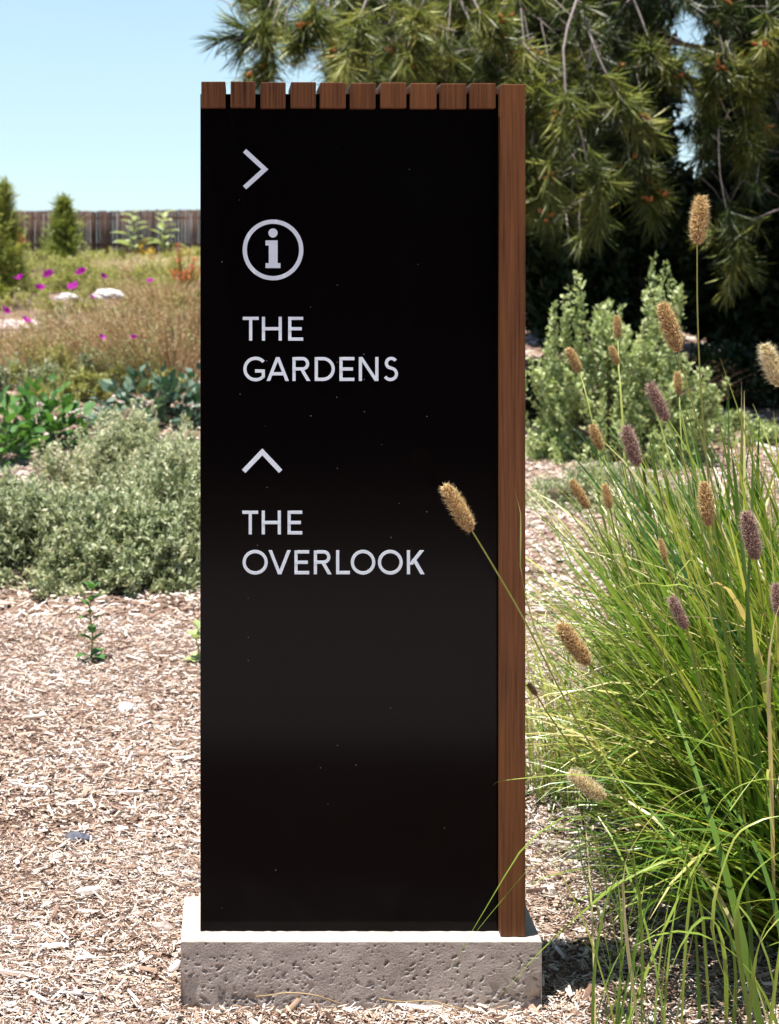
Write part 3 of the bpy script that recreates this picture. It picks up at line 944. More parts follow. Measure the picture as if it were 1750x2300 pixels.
def leafy(name, base, n, rx, ry, rz, leaf, label, mat, group=None):
    """Broad-leaved plant: every leaf an object of its own, sharing a few meshes."""
    c = Vector((base.x, base.y, float(terrain(base.x, base.y))))
    root = empty(name, c, label, 'plant', group)
    meshes = []
    for k in range(8):
        # cupped ovate leaf
        rows = [(0, 0.02), (0.2, 0.26), (0.45, 0.38), (0.7, 0.30), (0.9, 0.12), (1.0, 0.0)]
        vs, fs = [], []
        bend = rng.uniform(-0.25, 0.15)
        for (s, w) in rows:
            z = bend * s * s
            vs += [(-w, s, z + 0.18 * w), (0, s, z), (w, s, z + 0.18 * w)]
        for i in range(len(rows) - 1):
            fs += [(i * 3, i * 3 + 1, i * 3 + 4, i * 3 + 3), (i * 3 + 1, i * 3 + 2, i * 3 + 5, i * 3 + 4)]
        meshes.append(build('leaf', vs, np.array(fs), mat, np.full(len(vs), 0.12 + 0.11 * k), True))
    pts, d = dome_points((0, 0, 0), rx, ry, rz, n, 0.35, 0.03)
    R = frames(d * np.array([1, 1, 0.5]) + np.array([0, 0, 0.35]) + rng.normal(0, 0.35, d.shape), rng.normal(0, 0.5, n))
    for i in range(n):
        o = link('leaf', meshes[i % 8], root)
        m = Matrix([[*R[i][r], 0] for r in range(3)] + [[0, 0, 0, 1]])
        s = leaf * rng.uniform(0.7, 1.3)
        o.matrix_local = Matrix.Translation(Vector(pts[i])) @ m @ Matrix.Scale(s, 4)
    tp = []
    for i in range(0, n, 5):
        tp.append(tube(spline([(0, 0, -0.02), pts[i] * np.array([0.5, 0.5, 0.6]), pts[i]], 5), np.linspace(0.006, 0.002, 5), 4, 0.4))
    v, f, t = join(tp)
    link('stem', build('stem', v, f, M['stem'], t), root)
    return root


def flower_stalk(root, top, foot, mat, rad=0.03):
    """A thin stalk with one cupped flower of five petals."""
    off = root.location
    top, foot = Vector(top) - off, Vector(foot) - off
    mid = (top + foot) / 2 + Vector((rng.normal(0, 0.03), 0, 0.03))
    v, f, t = tube(spline([foot, mid, top], 8), 0.0022, 4, 0.3)
    st = link('flower_stalk', build('flower_stalk', v, f, M['stalk'], t), root)
    pv, pf, pt = [], [], []
    for k in range(7):
        a = k * 2 * math.pi / 7 + rng.normal(0, 0.1)
        c, s = math.cos(a), math.sin(a)
        ring = [(0.1, 0, 0), (0.6, -0.45, 0.30), (1.0, -0.30, 0.62), (1.08, 0, 0.68), (1.0, 0.30, 0.62), (0.6, 0.45, 0.30)]
        k0 = len(pv)
        pv += [((x * c - y * s) * rad, (x * s + y * c) * rad, z * rad * 1.1) for x, y, z in ring]
        pf.append([k0 + j for j in range(6)])
        pt += [rng.random()] * 6
    fl = link('flower', build('flower', pv, np.array(pf), mat, pt), st)
    fl.location = top
    fl.rotation_euler = (rng.uniform(0.3, 0.9), rng.normal(0, 0.3), rng.uniform(0, 6))


b1 = G(95, 1010)
lp1 = leafy('leafy_plant', b1, 290, 0.36, 0.32, 0.44, 0.085, 'bright green broad leaved clump at the left edge under purple flowers', M['broad'])
b1b = G(-5, 1040)
lp1b = leafy('leafy_plant', b1b, 160, 0.28, 0.26, 0.40, 0.085, 'yellow green leaved clump half out of frame at left', M['broad'])
b2 = G(340, 960)
lp2 = leafy('leafy_plant', b2, 290, 0.50, 0.35, 0.42, 0.085, 'dark blue green leafy clump behind the sage, in the middle', M['blue'])
b3 = G(440, 955)
lp3 = leafy('leafy_plant', b3, 200, 0.40, 0.35, 0.46, 0.08, 'deep green leafy clump running in behind the sign edge', M['blue'])
for (px, py, Y) in [(45, 627, 10.2), (110, 620, 10.4), (184, 615, 10.0), (165, 647, 10.3), (90, 650, 10.8)]:
    flower_stalk(lp1, P(px, py, Y), b1 + Vector(((px - 85) * 0.0012, rng.uniform(-.1, .1), 0.25)), M['petal'], 0.036)
for (px, py, Y) in [(10, 700, 9.4), (57, 722, 9.5)]:
    flower_stalk(lp1b, P(px, py, Y), b1b + Vector(((px - 20) * 0.001, 0, 0.25)), M['petal'], 0.03)
for (px, py, Y) in [(231, 623, 11.2), (300, 760, 11.0), (228, 760, 11.4), (338, 633, 12), (205, 668, 11.5)]:
    flower_stalk(lp2, P(px, py, Y), b2 + Vector(((px - 300) * 0.0015, 0, 0.2)), M['petal'], 0.026)


def wisps(name, base, rx, ry, h, n, label, mat, lean=(0, 0), wid=0.004, group=None, cat='grass', heads=0.0, mu=0.5):
    """A clump of thin dry stems, arching a little, some with small seed tops."""
    c = np.array([base.x, base.y, float(terrain(base.x, base.y))])
    root = empty(name, c, label, cat, group)
    tri, tips, lf = [], [], []
    s = np.linspace(0, 1, 6)
    for _ in range(n):
        a = rng.uniform(0, 2 * np.pi); r = math.sqrt(rng.random())
        x0, y0 = r * rx * 0.55 * math.cos(a), r * ry * 0.55 * math.sin(a)
        L_ = h * rng.uniform(0.45, 1.15)
        ox = (math.cos(a) * r * rx * 0.5 + rng.normal(0, 0.14) * h + lean[0] * L_)
        oy = (math.sin(a) * r * ry * 0.5 + rng.normal(0, 0.10) * h + lean[1] * L_)
        z0 = float(terrain(c[0] + x0, c[1] + y0)) - c[2] - 0.01
        zz = L_ * (s - 0.22 * rng.random() * s ** 3)
        pts = np.stack([x0 + ox * s ** 1.5, y0 + oy * s ** 1.5, z0 + zz], 1)
        w = wid * (1 - 0.75 * s)
        sd = np.array([math.cos(q := rng.uniform(-0.8, 0.8)), math.sin(q), 0])
        v = np.concatenate([pts - sd * w[:, None], pts + sd * w[:, None]])
        i = np.arange(5)
        tri.append((v, np.stack([i, i + 6, i + 7, i + 1], 1), np.full(12, np.clip(rng.normal(mu, 0.36), 0, 1))))
        tips.append(pts[-1]); tips.append(pts[-2]); tips.append(pts[-3])
        if rng.random() < 0.55: lf += [pts[1], pts[2], pts[3]] if rng.random() < 0.5 else [pts[1], pts[2]]
    v, f, t = join(tri)
    link('stem', build('stem', v, f, mat, t), root)
    tp = np.repeat(np.array(lf), 6, 0)
    tp = tp + rng.normal(0, 0.022, tp.shape) * np.array([1, 1, 1.6]) * (wid / 0.0045) ** 0.5
    tp[:, 2] = np.maximum(tp[:, 2], 0.01)
    patch = np.sin(tp[:, 0] * 9 + c[0] * 5) + np.sin(tp[:, 2] * 11 + tp[:, 0] * 4)
    tp = tp[patch > -0.4]
    v, f, t = leaves_at(tp, rand_dir(len(tp), 0, 1), 0.035 * (wid / 0.0045) ** 0.5, 0.35, np.clip(rng.normal(0.45, 0.28, len(tp)), 0, 1))
    link('foliage', build('foliage', v, f, M['saltbush'] if mu < 0.4 else M['meadow'], t), root)
    if heads > 0:
        tp = np.array(tips)
        tp = tp[rng.random(len(tp)) < heads]
        tp = np.repeat(tp, 5, 0) + rng.normal(0, 0.018, (len(tp) * 5, 3))
        v, f, t = leaves_at(tp, rand_dir(len(tp), -0.2, 1), 0.022, 0.6, np.clip(rng.normal(mu + 0.15, 0.2, len(tp)), 0, 1))
        link('seed_top', build('seed_top', v, f, mat, t), root)
    return root


wisps('dry_grass', G(330, 875), 0.9, 0.5, 0.85, 520, 'russet dry stems leaning left beside the sign', M['dry'], (-0.35, 0), 0.0045, None, 'grass', 0.5, 0.35)
wisps('dry_grass', G(190, 850), 1.0, 0.6, 0.75, 480, 'tan feathery stems behind the bright green clump', M['dry'], (-0.25, 0), 0.0045, None, 'grass', 0.5, 0.5)
wisps('dry_grass', G(430, 800), 0.9, 0.6, 0.80, 420, 'rusty dry stems hugging the sign edge halfway up', M['dry'], (-0.2, 0), 0.005, None, 'grass', 0.6, 0.28)
wisps('dry_grass', G(60, 830), 1.0, 0.5, 0.55, 380, 'grey tan stems at the left edge above the green clump', M['dry'], (0.1, 0), 0.0045, None, 'grass', 0.5, 0.6)
wisps('dry_grass', G(370, 705), 1.1, 0.8, 0.55, 420, 'straw coloured stems below the pale dry mound', M['dry'], (-0.1, 0), 0.008, None, 'grass', 0.6, 0.45)
wisps('dry_grass', G(330, 630), 1.3, 0.8, 0.5, 600, 'pale dry grass mound near the fence, almost white', M['dry'], (0, 0), 0.012, None, 'grass', 0.5, 0.95)
shrub('meadow_shrub', G(130, 655), 1.3, 1.0, 0.55, 'yellow green meadow bush behind the purple flowers', M['meadow'], 900, 22, 0.055, 0.35, 0.22, 0.5, 0.2, 0.9)
shrub('meadow_shrub', G(300, 672), 0.9, 0.7, 0.45, 'olive meadow bush between the boulders and dry stems', M['meadow'], 600, 20, 0.05, 0.35, 0.2, 0.42, 0.2, 0.9)
shrub('meadow_shrub', G(420, 650), 1.1, 0.9, 0.6, 'olive yellow bush against the sign edge below the fence', M['meadow'], 600, 20, 0.055, 0.35, 0.22, 0.6, 0.2, 0.9)
shrub('meadow_shrub', G(60, 604), 2.2, 1.4, 0.42, 'low olive bush in front of the fence at left', M['meadow'], 700, 18, 0.085, 0.35, 0.3, 0.5, 0.2, 0.9)
shrub('meadow_shrub', G(245, 602), 2.0, 1.2, 0.36, 'low straw green bush in front of the middle of the fence', M['meadow'], 700, 18, 0.085, 0.35, 0.3, 0.65, 0.2, 0.9)
shrub('meadow_shrub', G(430, 604), 1.8, 1.2, 0.45, 'low golden bush in front of the fence beside the sign', M['meadow'], 600, 18, 0.085, 0.35, 0.3, 0.75, 0.2, 0.9)
shrub('saltbush', G(290, 880), 0.5, 0.4, 0.35, 'small mixed green bush among the russet stems', M['meadow'], 300, 20, 0.035, 0.4, 0.13, 0.3, 0.2, 0.9)


for px, py, rx, rz, mt, mu, lab in [
    (30, 880, 0.42, 0.34, 'sage', 0.4, 'grey green tuft between the bright clump and the tan stems at left'),
    (150, 905, 0.40, 0.30, 'meadow', 0.4, 'olive tuft just right of the bright green clump'),
    (215, 880, 0.42, 0.32, 'sage', 0.55, 'pale sage tuft left of the blue green clump'),
    (110, 868, 0.45, 0.34, 'meadow', 0.55, 'straw green tuft behind the bright green clump'),
    (300, 850, 0.45, 0.36, 'sage', 0.45, 'grey sage tuft behind the blue green clump'),
    (215, 800, 0.35, 0.42, 'meadow', 0.25, 'green bush among tan stems above the bright clump'),
    (400, 790, 0.40, 0.50, 'sage', 0.35, 'grey green bush by the sign edge amid rusty stems'),
    (300, 745, 0.50, 0.40, 'saltbush', 0.25, 'fresh green bush in the middle of the dry stems'),
    (120, 770, 0.50, 0.34, 'sage', 0.6, 'pale sage tuft just below the white garden path'),
    (40, 700, 0.60, 0.34, 'meadow', 0.75, 'straw yellow bush above the white garden path'),
    (420, 720, 0.60, 0.45, 'meadow', 0.35, 'olive bush touching the sign edge below the dry mound'),
    (180, 705, 0.55, 0.30, 'meadow', 0.6, 'small yellow green bush right below the pale boulders'),
]:
    shrub('meadow_bush', G(px, py), rx, rx * 0.8, rz, lab, M[mt], 260, 18, 0.045, 0.38, 0.16, mu, 0.25, 0.9)


def boulder(base, rx, ry, rz, label, mat=None, name='boulder', cat='boulder', group=None, seed=0, sub=4):
    import bmesh
    bm = bmesh.new()
    bmesh.ops.create_icosphere(bm, subdivisions=sub, radius=1)
    for v in bm.verts:
        n = noise.noise(v.co * 1.3 + Vector((seed, 0, 0))) * 0.35 + noise.noise(v.co * 3.7 + Vector((seed, 5, 0))) * 0.14 + noise.noise(v.co * 10 + Vector((seed, 9, 0))) * 0.04
        v.co *= 1 + n
        v.co.z = max(v.co.z, -0.45)
        v.co = Vector((v.co.x * rx, v.co.y * ry, v.co.z * rz))
    me = bpy.data.meshes.new(name)
    bm.to_mesh(me); bm.free()
    me.materials.append(mat or M['rock'])
    o = link(name, me)
    o.location = (base.x, base.y, float(terrain(base.x, base.y)) + rz * 0.30)
    tag(o, label, cat, group)
    return o


boulder(P(150, 668, 17), 0.11, 0.1, 0.055, 'smaller pale boulder left of the larger one', seed=2).location.z = P(150, 668, 17).z
boulder(P(240, 664, 17), 0.17, 0.13, 0.07, 'larger pale grey boulder among the meadow bushes', seed=8).location.z = P(240, 664, 17).z


def conifer(base, h, r, label, n=420, needle=0.16, nl=26, mu=0.5):
    root = empty('young_conifer', Vector((base.x, base.y, float(terrain(base.x, base.y)))), label, 'tree')
    zz = rng.random(n) ** 0.9
    a = rng.uniform(0, 2 * np.pi, n)
    rr = r * (1 - zz) ** 0.75 * (0.15 + 0.85 * rng.random(n) ** 0.6) * (1 + 0.4 * np.sin(a * 3 + zz * 11))
    tips = np.stack([rr * np.cos(a), rr * np.sin(a), 0.06 * h + zz * h * 0.94], 1)
    d = np.stack([np.cos(a) * 0.6, np.sin(a) * 0.6, np.full(n, 0.9)], 1)
    (v, f, t), _, _ = sprigs(tips, d, h * 0.16, nl, needle, 0.11, mu, 0.25, 0.1)
    v[:, 2] = np.maximum(v[:, 2], 0.01)
    link('crown', build('crown', v, f, M['conifer'], t), root)
    v, f, t = tube([(0, 0, -0.05), (0.01, 0, h * 0.5), (0, 0, h * 0.97)], [r * 0.10, r * 0.06, 0.008], 7)
    link('trunk', build('trunk', v, f, M['bark'], t), root)


g = G(8, 690)
conifer(g, HC + (VY - 415) * g.y / F - g.z, 0.55, 'taller young conifer cut by the left edge before the fence', 420, 0.17, 18, 0.8)
g = G(142, 600)
conifer(g, HC + (VY - 452) * g.y / F - g.z, 0.55, 'smaller dark conifer standing alone before the fence', 240, 0.26, 16, 0.6)


def mullein(px, label):
    """Young plant with a few big pale leaves and a tuft of yellow flowers at its foot."""
    g = G(px, 602)
    root = empty('tree_tobacco', g, label, 'plant')
    Y = g.y
    h = HC + (VY - 480) * Y / F - g.z
    v, f, t = tube([(0, 0, -0.02), (0.03, 0, h * 0.5), (0, 0, h)], [0.03, 0.022, 0.01], 5, 0.5)
    link('stem', build('stem', v, f, M['stem'], t), root)
    me = build('leaf', [(-0.03, 0, 0), (0.03, 0, 0), (-0.2, 0.35, 0.1), (0, 0.35, 0.02), (0.2, 0.35, 0.1), (-0.15, 0.75, 0.02), (0, 0.75, -0.04), (0.15, 0.75, 0.02), (0, 1, -0.15)],
               [np.array([(0, 1, 3, 2), (2, 3, 6, 5), (3, 4, 7, 6)]), np.array([(1, 4, 3), (5, 6, 8), (6, 7, 8)])], M['saltbush'], np.full(9, 0.7), True)
    for k in range(16):
        o = link('leaf', me, root)
        zz = h * (0.3 + 0.7 * k / 15)
        o.location = (0, 0, zz)
        o.rotation_euler = (rng.uniform(0.1, 0.7), 0, k * 2.4)
        s = rng.uniform(0.4, 0.62) * (1.15 - 0.6 * k / 15); o.scale = (s, s, s)
    tips, d = dome_points((0.25, -0.2, 0), 0.35, 0.25, 0.6, 60, 0.3)
    (v, f, t), _, _ = sprigs(tips, d + np.array([0, 0, 0.6]), 0.2, 12, 0.07, 0.6, 0.5, 0.3)
    link('yellow_blossom', build('yellow_blossom', v, f, M['yellow'], t), root)


mullein(298, 'left of two young big leaved plants with yellow bloom before the fence')
mullein(368, 'right of two young big leaved plants with yellow bloom before the fence')
for k, (px, py, lab) in enumerate([(35, 575, 'red flower spike left of the lone conifer'), (415, 645, 'red flower spike near the sign edge below the fence')]):
    g = G(px, py + 45)
    root = empty('red_flower', g, lab, 'flower')
    tips, d = dome_points((0, 0, 0.35), 0.3, 0.25, 0.75, 40, 0.2, 0.2)
    (v, f, t), _, _ = sprigs(tips, d + np.array([0, 0, 1.0]), 0.2, 10, 0.06, 0.4, 0.5, 0.3)
    tag(link('petal_cluster', build('petal_cluster', v, f, M['red'], t), root), kind='stuff')
    tp = [tube([(0, 0, -0.02), q * 0.5, q], 0.008, 3, 0.3) for q in tips]
    v, f, t = join(tp)
    link('stem', build('stem', v, f, M['stalk'], t), root)


# sapling standing alone in the mulch, every leaf its own part
def sapling(px, py, h, label, leaves, r=0.06, mat=None):
    g = G(px, py)
    root = empty('seedling', g, label, 'seedling')
    pts = spline([(0, 0, -0.01), (0.006, 0, h * 0.35), (-0.003, 0, h * 0.7), (0.004, 0, h)], 12)
    v, f, t = tube(pts, np.linspace(0.0042, 0.0018, 12), 6, 0.3)
    link('stem', build('stem', v, f, M['stalk'], t), root)
    me = build('leaf', [(0, 0, 0), (-0.24, 0.3, 0.08), (0, 0.3, 0.02), (0.24, 0.3, 0.08), (-0.27, 0.65, 0.04), (0, 0.65, -0.02), (0.27, 0.65, 0.04), (0, 1, -0.14)],
               [np.array([(1, 2, 5, 4), (2, 3, 6, 5)]), np.array([(0, 2, 1), (0, 3, 2), (4, 5, 7), (5, 6, 7)])], mat or M['broad'], np.full(8, 0.55), True)
    for k, (zf, az, s, tilt) in enumerate(leaves):
        o = link('leaf', me, root)
        i = min(11, int(zf * 11.9))
        o.location = tuple(pts[i]); o.rotation_euler = (tilt, 0, az); o.scale = (s * 1.55, s * 1.35, s * 1.35)


sapling(204, 1490, 0.235, 'small green seedling alone in the mulch at left', [(0.05, 1.7, .062, .15), (0.06, -1.6, .062, .1), (0.08, 0.7, .055, .2), (0.1, -0.6, .05, .3), (0.08, 3.0, .055, .1), (0.12, 2.3, .05, .25), (0.12, -2.4, .052, .2), (0.3, 1.5, .042, .5), (0.3, -1.3, .038, .6), (0.35, 0.2, .035, .6), (0.38, 3.1, .04, .5), (0.55, 1.6, .036, .3), (0.57, -1.5, .034, .4), (0.6, 3.0, .03, .6), (0.75, 1.3, .034, .7), (0.77, -1.2, .036, .6), (0.8, 3.0, .03, .7), (0.93, 1.4, .032, .8), (0.95, -1.5, .032, .8), (0.98, 0.3, .024, 1.1), (0.98, 2.9, .026, 1.0)])
sapling(443, 1492, 0.11, 'tiny pale seedling half hidden behind the sign edge', [(0.1, a, .04, t) for a, t in ((1.6, .3), (-1.5, .3), (0.3, .5), (2.9, .4), (2.2, .6))] + [(0.6, a, .036, .8) for a in (1.2, -1.4, 3.0, 0.1)] + [(0.95, a, .03, 1.0) for a in (1.8, -1.1, 0.4)], mat=M['saltbush'])

# pieces lying on the mulch
boulder(G(170, 1897), 0.032, 0.022, 0.016, 'dark blue grey stone on the mulch left of the sign', M['dark_rock'], 'stone', 'stone', seed=4, sub=3)
boulder(G(286, 1605), 0.030, 0.026, 0.020, 'white pebble on the blurred mulch left of the sign', M['rock'], 'stone', 'stone', seed=6, sub=3)
boulder(G(365, 2098), 0.022, 0.018, 0.013, 'small brown grey clod beside the left end of the plinth', M['stick'], 'clod', 'clod', seed=3, sub=3)
chip_piece(30, 2208, 0.075, 0.011, -0.1, 0.009, 0.95, 'stick', 'grey curved stick at the bottom left edge', 'stick', mat=M['stick'])
chip_piece(105, 2245, 0.17, 0.006, 0.18, 0.004, 0.2, 'twig', 'long thin brown twig across the bottom left corner', 'twig')
chip_piece(255, 1962, 0.085, 0.007, -0.25, 0.006, 0.25, 'twig', 'dark bent twig left of the sign, level with its foot', 'twig', bend=0.2)
chip_piece(200, 2020, 0.05, 0.022, 0.15, 0.014, 0.9, 'bark_piece', 'thick pale bark piece left of the plinth', 'bark')
chip_piece(115, 2140, 0.055, 0.017, 0.1, 0.007, 0.95, 'bark_piece', 'flat white bark piece near the left edge', 'bark')
chip_piece(392, 2185, 0.045, 0.014, 1.2, 0.008, 0.95, 'bark_piece', 'upright white sliver against the left end of the plinth', 'bark')
chip_piece(1262, 1910, 0.135, 0.010, -0.02, 0.009, 0.85, 'stick', 'straight pale stick behind the wooden post', 'stick')
chip_piece(1230, 2018, 0.030, 0.024, 0.2, 0.016, 0.93, 'bark_piece', 'round white bark piece right of the post foot', 'bark')
chip_piece(910, 2282, 0.19, 0.013, -0.22, 0.006, 0.9, 'stick', 'long white sliver lying in front of the plinth', 'stick')
chip_piece(700, 2275, 0.06, 0.004, 0.4, 0.004, 0.9, 'stick', 'short pale sliver at the middle of the plinth foot', 'stick')
chip_piece(300, 1800, 0.13, 0.008, 0.08, 0.007, 0.95, 'stick', 'pale stick on the blurred mulch beside the sign', 'stick')
chip_piece(75, 1785, 0.12, 0.009, -0.15, 0.007, 0.95, 'stick', 'pale stick on the blurred mulch at the left edge', 'stick')
chip_piece(1260, 1130, 0.14, 0.08, 0.2, 0.06, 0.05, 'bark_piece', 'dark bark lump on the ground below the pale green shrub', 'bark')


def straw(ctrl, label, tint=0.8):
    pts = spline(ctrl, 18)
    v, f, t = tube(pts, 0.0011, 4, tint)
    c = Vector(pts[0])
    o = link('straw', build('straw', v - pts[0], f, M['dry'], t))
    o.location = c
    tag(o, label, 'straw')


def gp(px, py, dz=0.008):
    g = G(px, py); g.z += dz
    return g


straw([gp(560, 2262), P(600, 2236, 2.76), P(650, 2230, 2.76), P(710, 2236, 2.75), gp(770, 2268)], 'golden straw arching against the plinth front, left of centre', 0.7)
straw([gp(830, 2262), P(900, 2250, 2.74), P(965, 2248, 2.74), P(1020, 2262, 2.72), gp(1070, 2290)], 'golden straw arching along the plinth foot towards its right end', 0.6)

# ------------------------------------------------------------------ right: shrub under the pine
b = G(1400, 1040)
spires = []
for px, py, n in [(1300, 612, 12), (1240, 680, 8), (1340, 690, 8), (1365, 685, 7), (1478, 575, 14), (1510, 620, 8), (1455, 640, 8), (1525, 640, 6), (1270, 650, 8), (1450, 700, 10)]:
    q = P(px, py, b.y + 0.1) - b
    for k in range(n):
        spires.append([q.x + rng.normal(0, 0.012), rng.normal(0, 0.05), q.z - k * 0.035])
shrub('saltbush', b + Vector((0, 0.1, 0)), 0.56, 0.46, 0.92, 'pale green small leaved shrub in sun before the dark pine', M['saltbush'], 1500, 24, 0.036, 0.6, 0.17, 0.55, 0.22, 1.0, stems=22, extra=np.array(spires), inner=0.35)
b = G(1185, 975)
shrub('added_shade_shrub', b + Vector((0.0, 0.5, 0)), 0.55, 0.4, 0.42, 'dark low shrub added for the shade beside the post, left of the pale one', M['hedge'], 700, 20, 0.05, 0.5, 0.15, 0.4, 0.25, 0.6)  # added shrub; its dark leaves stand in for black shade on the ground
b = G(1660, 935)
shrub('added_shade_shrub', b + Vector((0.2, 0.6, 0)), 0.9, 0.5, 0.5, 'dark low shrub added for the shade right of the tall foxtail stalk', M['hedge'], 900, 20, 0.055, 0.5, 0.16, 0.4, 0.25, 0.6)  # added to darken the lit mulch under the pine
b = G(1560, 1020)
shrub('saltbush', b + Vector((0.15, 0.5, 0)), 0.5, 0.4, 0.30, 'low pale green shrub behind the foxtail grass', M['saltbush'], 420, 22, 0.032, 0.5, 0.13, 0.45, 0.2, 0.8)
b = G(1330, 1160)
shrub('groundcover_shrub', b + Vector((0.2, 0.4, 0)), 0.55, 0.45, 0.22, 'grey green groundcover between the pale shrub and the foxtail grass', M['sage'], 600, 20, 0.026, 0.45, 0.10, 0.55, 0.22, 0.6)
g = G(1240, 1010)
wl = wisps('dry_grass', g + Vector((0.9, 1.6, 0)), 1.0, 0.4, 0.45, 220, 'dark reddish dry stems in the shade under the pine', M['dry'], (0, 0), 0.003, None, 'grass', 0.3, 0.1)


# ------------------------------------------------------------------ pines
def needles(tips, dirs, n, length, wid, mu, sd):
    """Tufts of thin needles round the ends of shoots."""
    m = len(tips)
    d = dirs / (np.linalg.norm(dirs, axis=1, keepdims=True) + 1e-9)
    sp = rng.uniform(0.15, 1.35, (m, n))
    rad = rand_dir(m * n).reshape(m, n, 3)
    nd = d[:, None, :] * (1.0 - 0.35 * sp)[..., None] + rad * (0.75 * sp)[..., None]
    nd[..., 2] -= 0.10
    pos = tips[:, None, :] - d[:, None, :] * (rng.random((m, n, 1)) * length * 0.75)
    L_ = length * rng.uniform(0.6, 1.15, (m, n)).ravel()
    R = frames(nd.reshape(-1, 3), rng.uniform(0, 6.28, m * n), np.stack([np.full(m * n, wid), L_, L_], 1))
    tn = np.clip(np.repeat(rng.normal(mu, sd, m), n) + rng.normal(0, 0.12, m * n), 0, 1)
    tv = [(-0.5, 0, 0), (0.5, 0, 0), (0.35, 0.6, -0.03), (0, 1, -0.10), (-0.35, 0.6, -0.03)]
    return scatter(tv, [(0, 1, 2, 3, 4)], R, pos.reshape(-1, 3), tn)


KP = 1.36                          # the pine stands this much farther than first judged
pine_base = Vector((6.2, 14.8, float(terrain(6.2, 14.8))))
pine = empty('pine_tree', pine_base, 'large dark pine with drooping needle tufts filling the upper right', 'tree')
PB = np.array(pine_base)
v, f, t = tube(spline([(0, 0, -0.2), (0.1, 0.05, 2.2), (-0.05, 0.1, 5.5), (0.05, 0, 9.6)], 16), np.linspace(0.32, 0.06, 16), 12)
link('trunk', build('trunk', v, f, M['bark'], t, True), pine)

TIP, DIR, TW = [], [], []          # shoot ends (world), directions, twigs


def hang(ctrl, Y, rad=0.010, tufts=5):
    """A drooping branchlet traced from the photograph, at distance Y, with tufts along its lower half."""
    Y *= KP; rad *= 0.85
    pts = spline([P(px, py, Y + dy) for px, py, dy in ctrl], 14)
    TW.append(tube(pts - PB, np.linspace(rad, rad * 0.35, 14), 5, 0.5))
    d = pts[-1] - pts[-3]
    TIP.append(pts[-1] + d / np.linalg.norm(d) * 0.05); DIR.append(d)
    for i in range(tufts):
        k = rng.integers(5, 13)
        dd = (pts[k] - pts[k - 1]); dd /= np.linalg.norm(dd)
        dd = dd * 0.7 + rand_dir(1)[0] * 0.6 + np.array([0, 0, 0.1])
        e = pts[k] + dd * rng.uniform(0.10, 0.27)
        TW.append(tube(spline([pts[k], (pts[k] + e) / 2 + rng.normal(0, 0.01, 3), e], 4) - PB, [0.005, 0.004, 0.003, 0.003], 4, 0.5))
        TIP.append(e); DIR.append(dd)
    for k in (7, 9, 11):
        dd = pts[k] - pts[k - 2]
        TIP.append(pts[k] + rng.normal(0, 0.02, 3)); DIR.append(dd)


for ctrl, Y, r, n in [
    ([(1310, -40, .3), (1268, 90, .1), (1270, 215, 0), (1256, 290, 0), (1240, 380, 0), (1232, 468, 0)], 8.0, 0.013, 9),
    ([(1310, 30, .2), (1345, 130, 0), (1385, 210, 0), (1425, 275, 0), (1440, 330, 0)], 8.2, 0.012, 8),
    ([(1265, 220, 0), (1302, 290, 0), (1320, 370, 0), (1350, 420, 0), (1345, 505, 0)], 8.1, 0.009, 8),
    ([(1420, -10, .2), (1455, 80, .1), (1465, 120, 0), (1550, 176, 0)], 8.6, 0.011, 5),
    ([(1440, 320, .1), (1455, 400, 0), (1460, 460, 0)], 8.3, 0.008, 6),
    ([(1790, 455, .1), (1700, 490, 0), (1655, 520, 0), (1648, 585, 0)], 8.4, 0.009, 6),
    ([(1640, 90, 0), (1620, 130, 0), (1605, 195, 0)], 8.6, 0.009, 6),
    ([(1640, 100, 0), (1660, 160, 0), (1690, 240, 0)], 8.6, 0.009, 6),
    ([(1330, 90, .1), (1318, 180, 0), (1315, 260, 0)], 8.3, 0.009, 5),
    ([(1260, 170, 0), (1215, 200, 0), (1185, 250, 0)], 8.1, 0.008, 6),
    ([(620, -30, .1), (588, 55, 0), (552, 78, 0)], 8.0, 0.008, 5),
    ([(640, -20, .1), (612, 60, 0), (600, 130, 0), (592, 165, 0)], 8.0, 0.008, 6),
    ([(720, -30, .1), (700, 40, 0), (683, 95, 0)], 8.0, 0.010, 7),
    ([(830, -20, .1), (805, 50, 0), (790, 118, 0)], 7.9, 0.010, 9),
    ([(1060, -10, .1), (1085, 40, 0), (1118, 82, 0)], 8.2, 0.009, 6),
    ([(960, -20, .1), (930, 60, 0), (925, 130, 0)], 8.3, 0.009, 6),
    ([(1170, 20, .1), (1180, 120, 0), (1195, 180, 0)], 8.2, 0.009, 6),
    ([(1200, 280, .1), (1190, 350, 0), (1185, 420, 0)], 8.1, 0.009, 7),
    ([(1720, -10, .1), (1730, 60, 0), (1740, 130, 0)], 8.4, 0.009, 6),
    ([(1560, 190, .1), (1575, 260, 0), (1580, 330, 0)], 8.7, 0.008, 6),
    ([(1670, 230, .1), (1675, 290, 0), (1672, 330, 0)], 8.6, 0.008, 6),
]:
    hang(ctrl, Y, r, n)
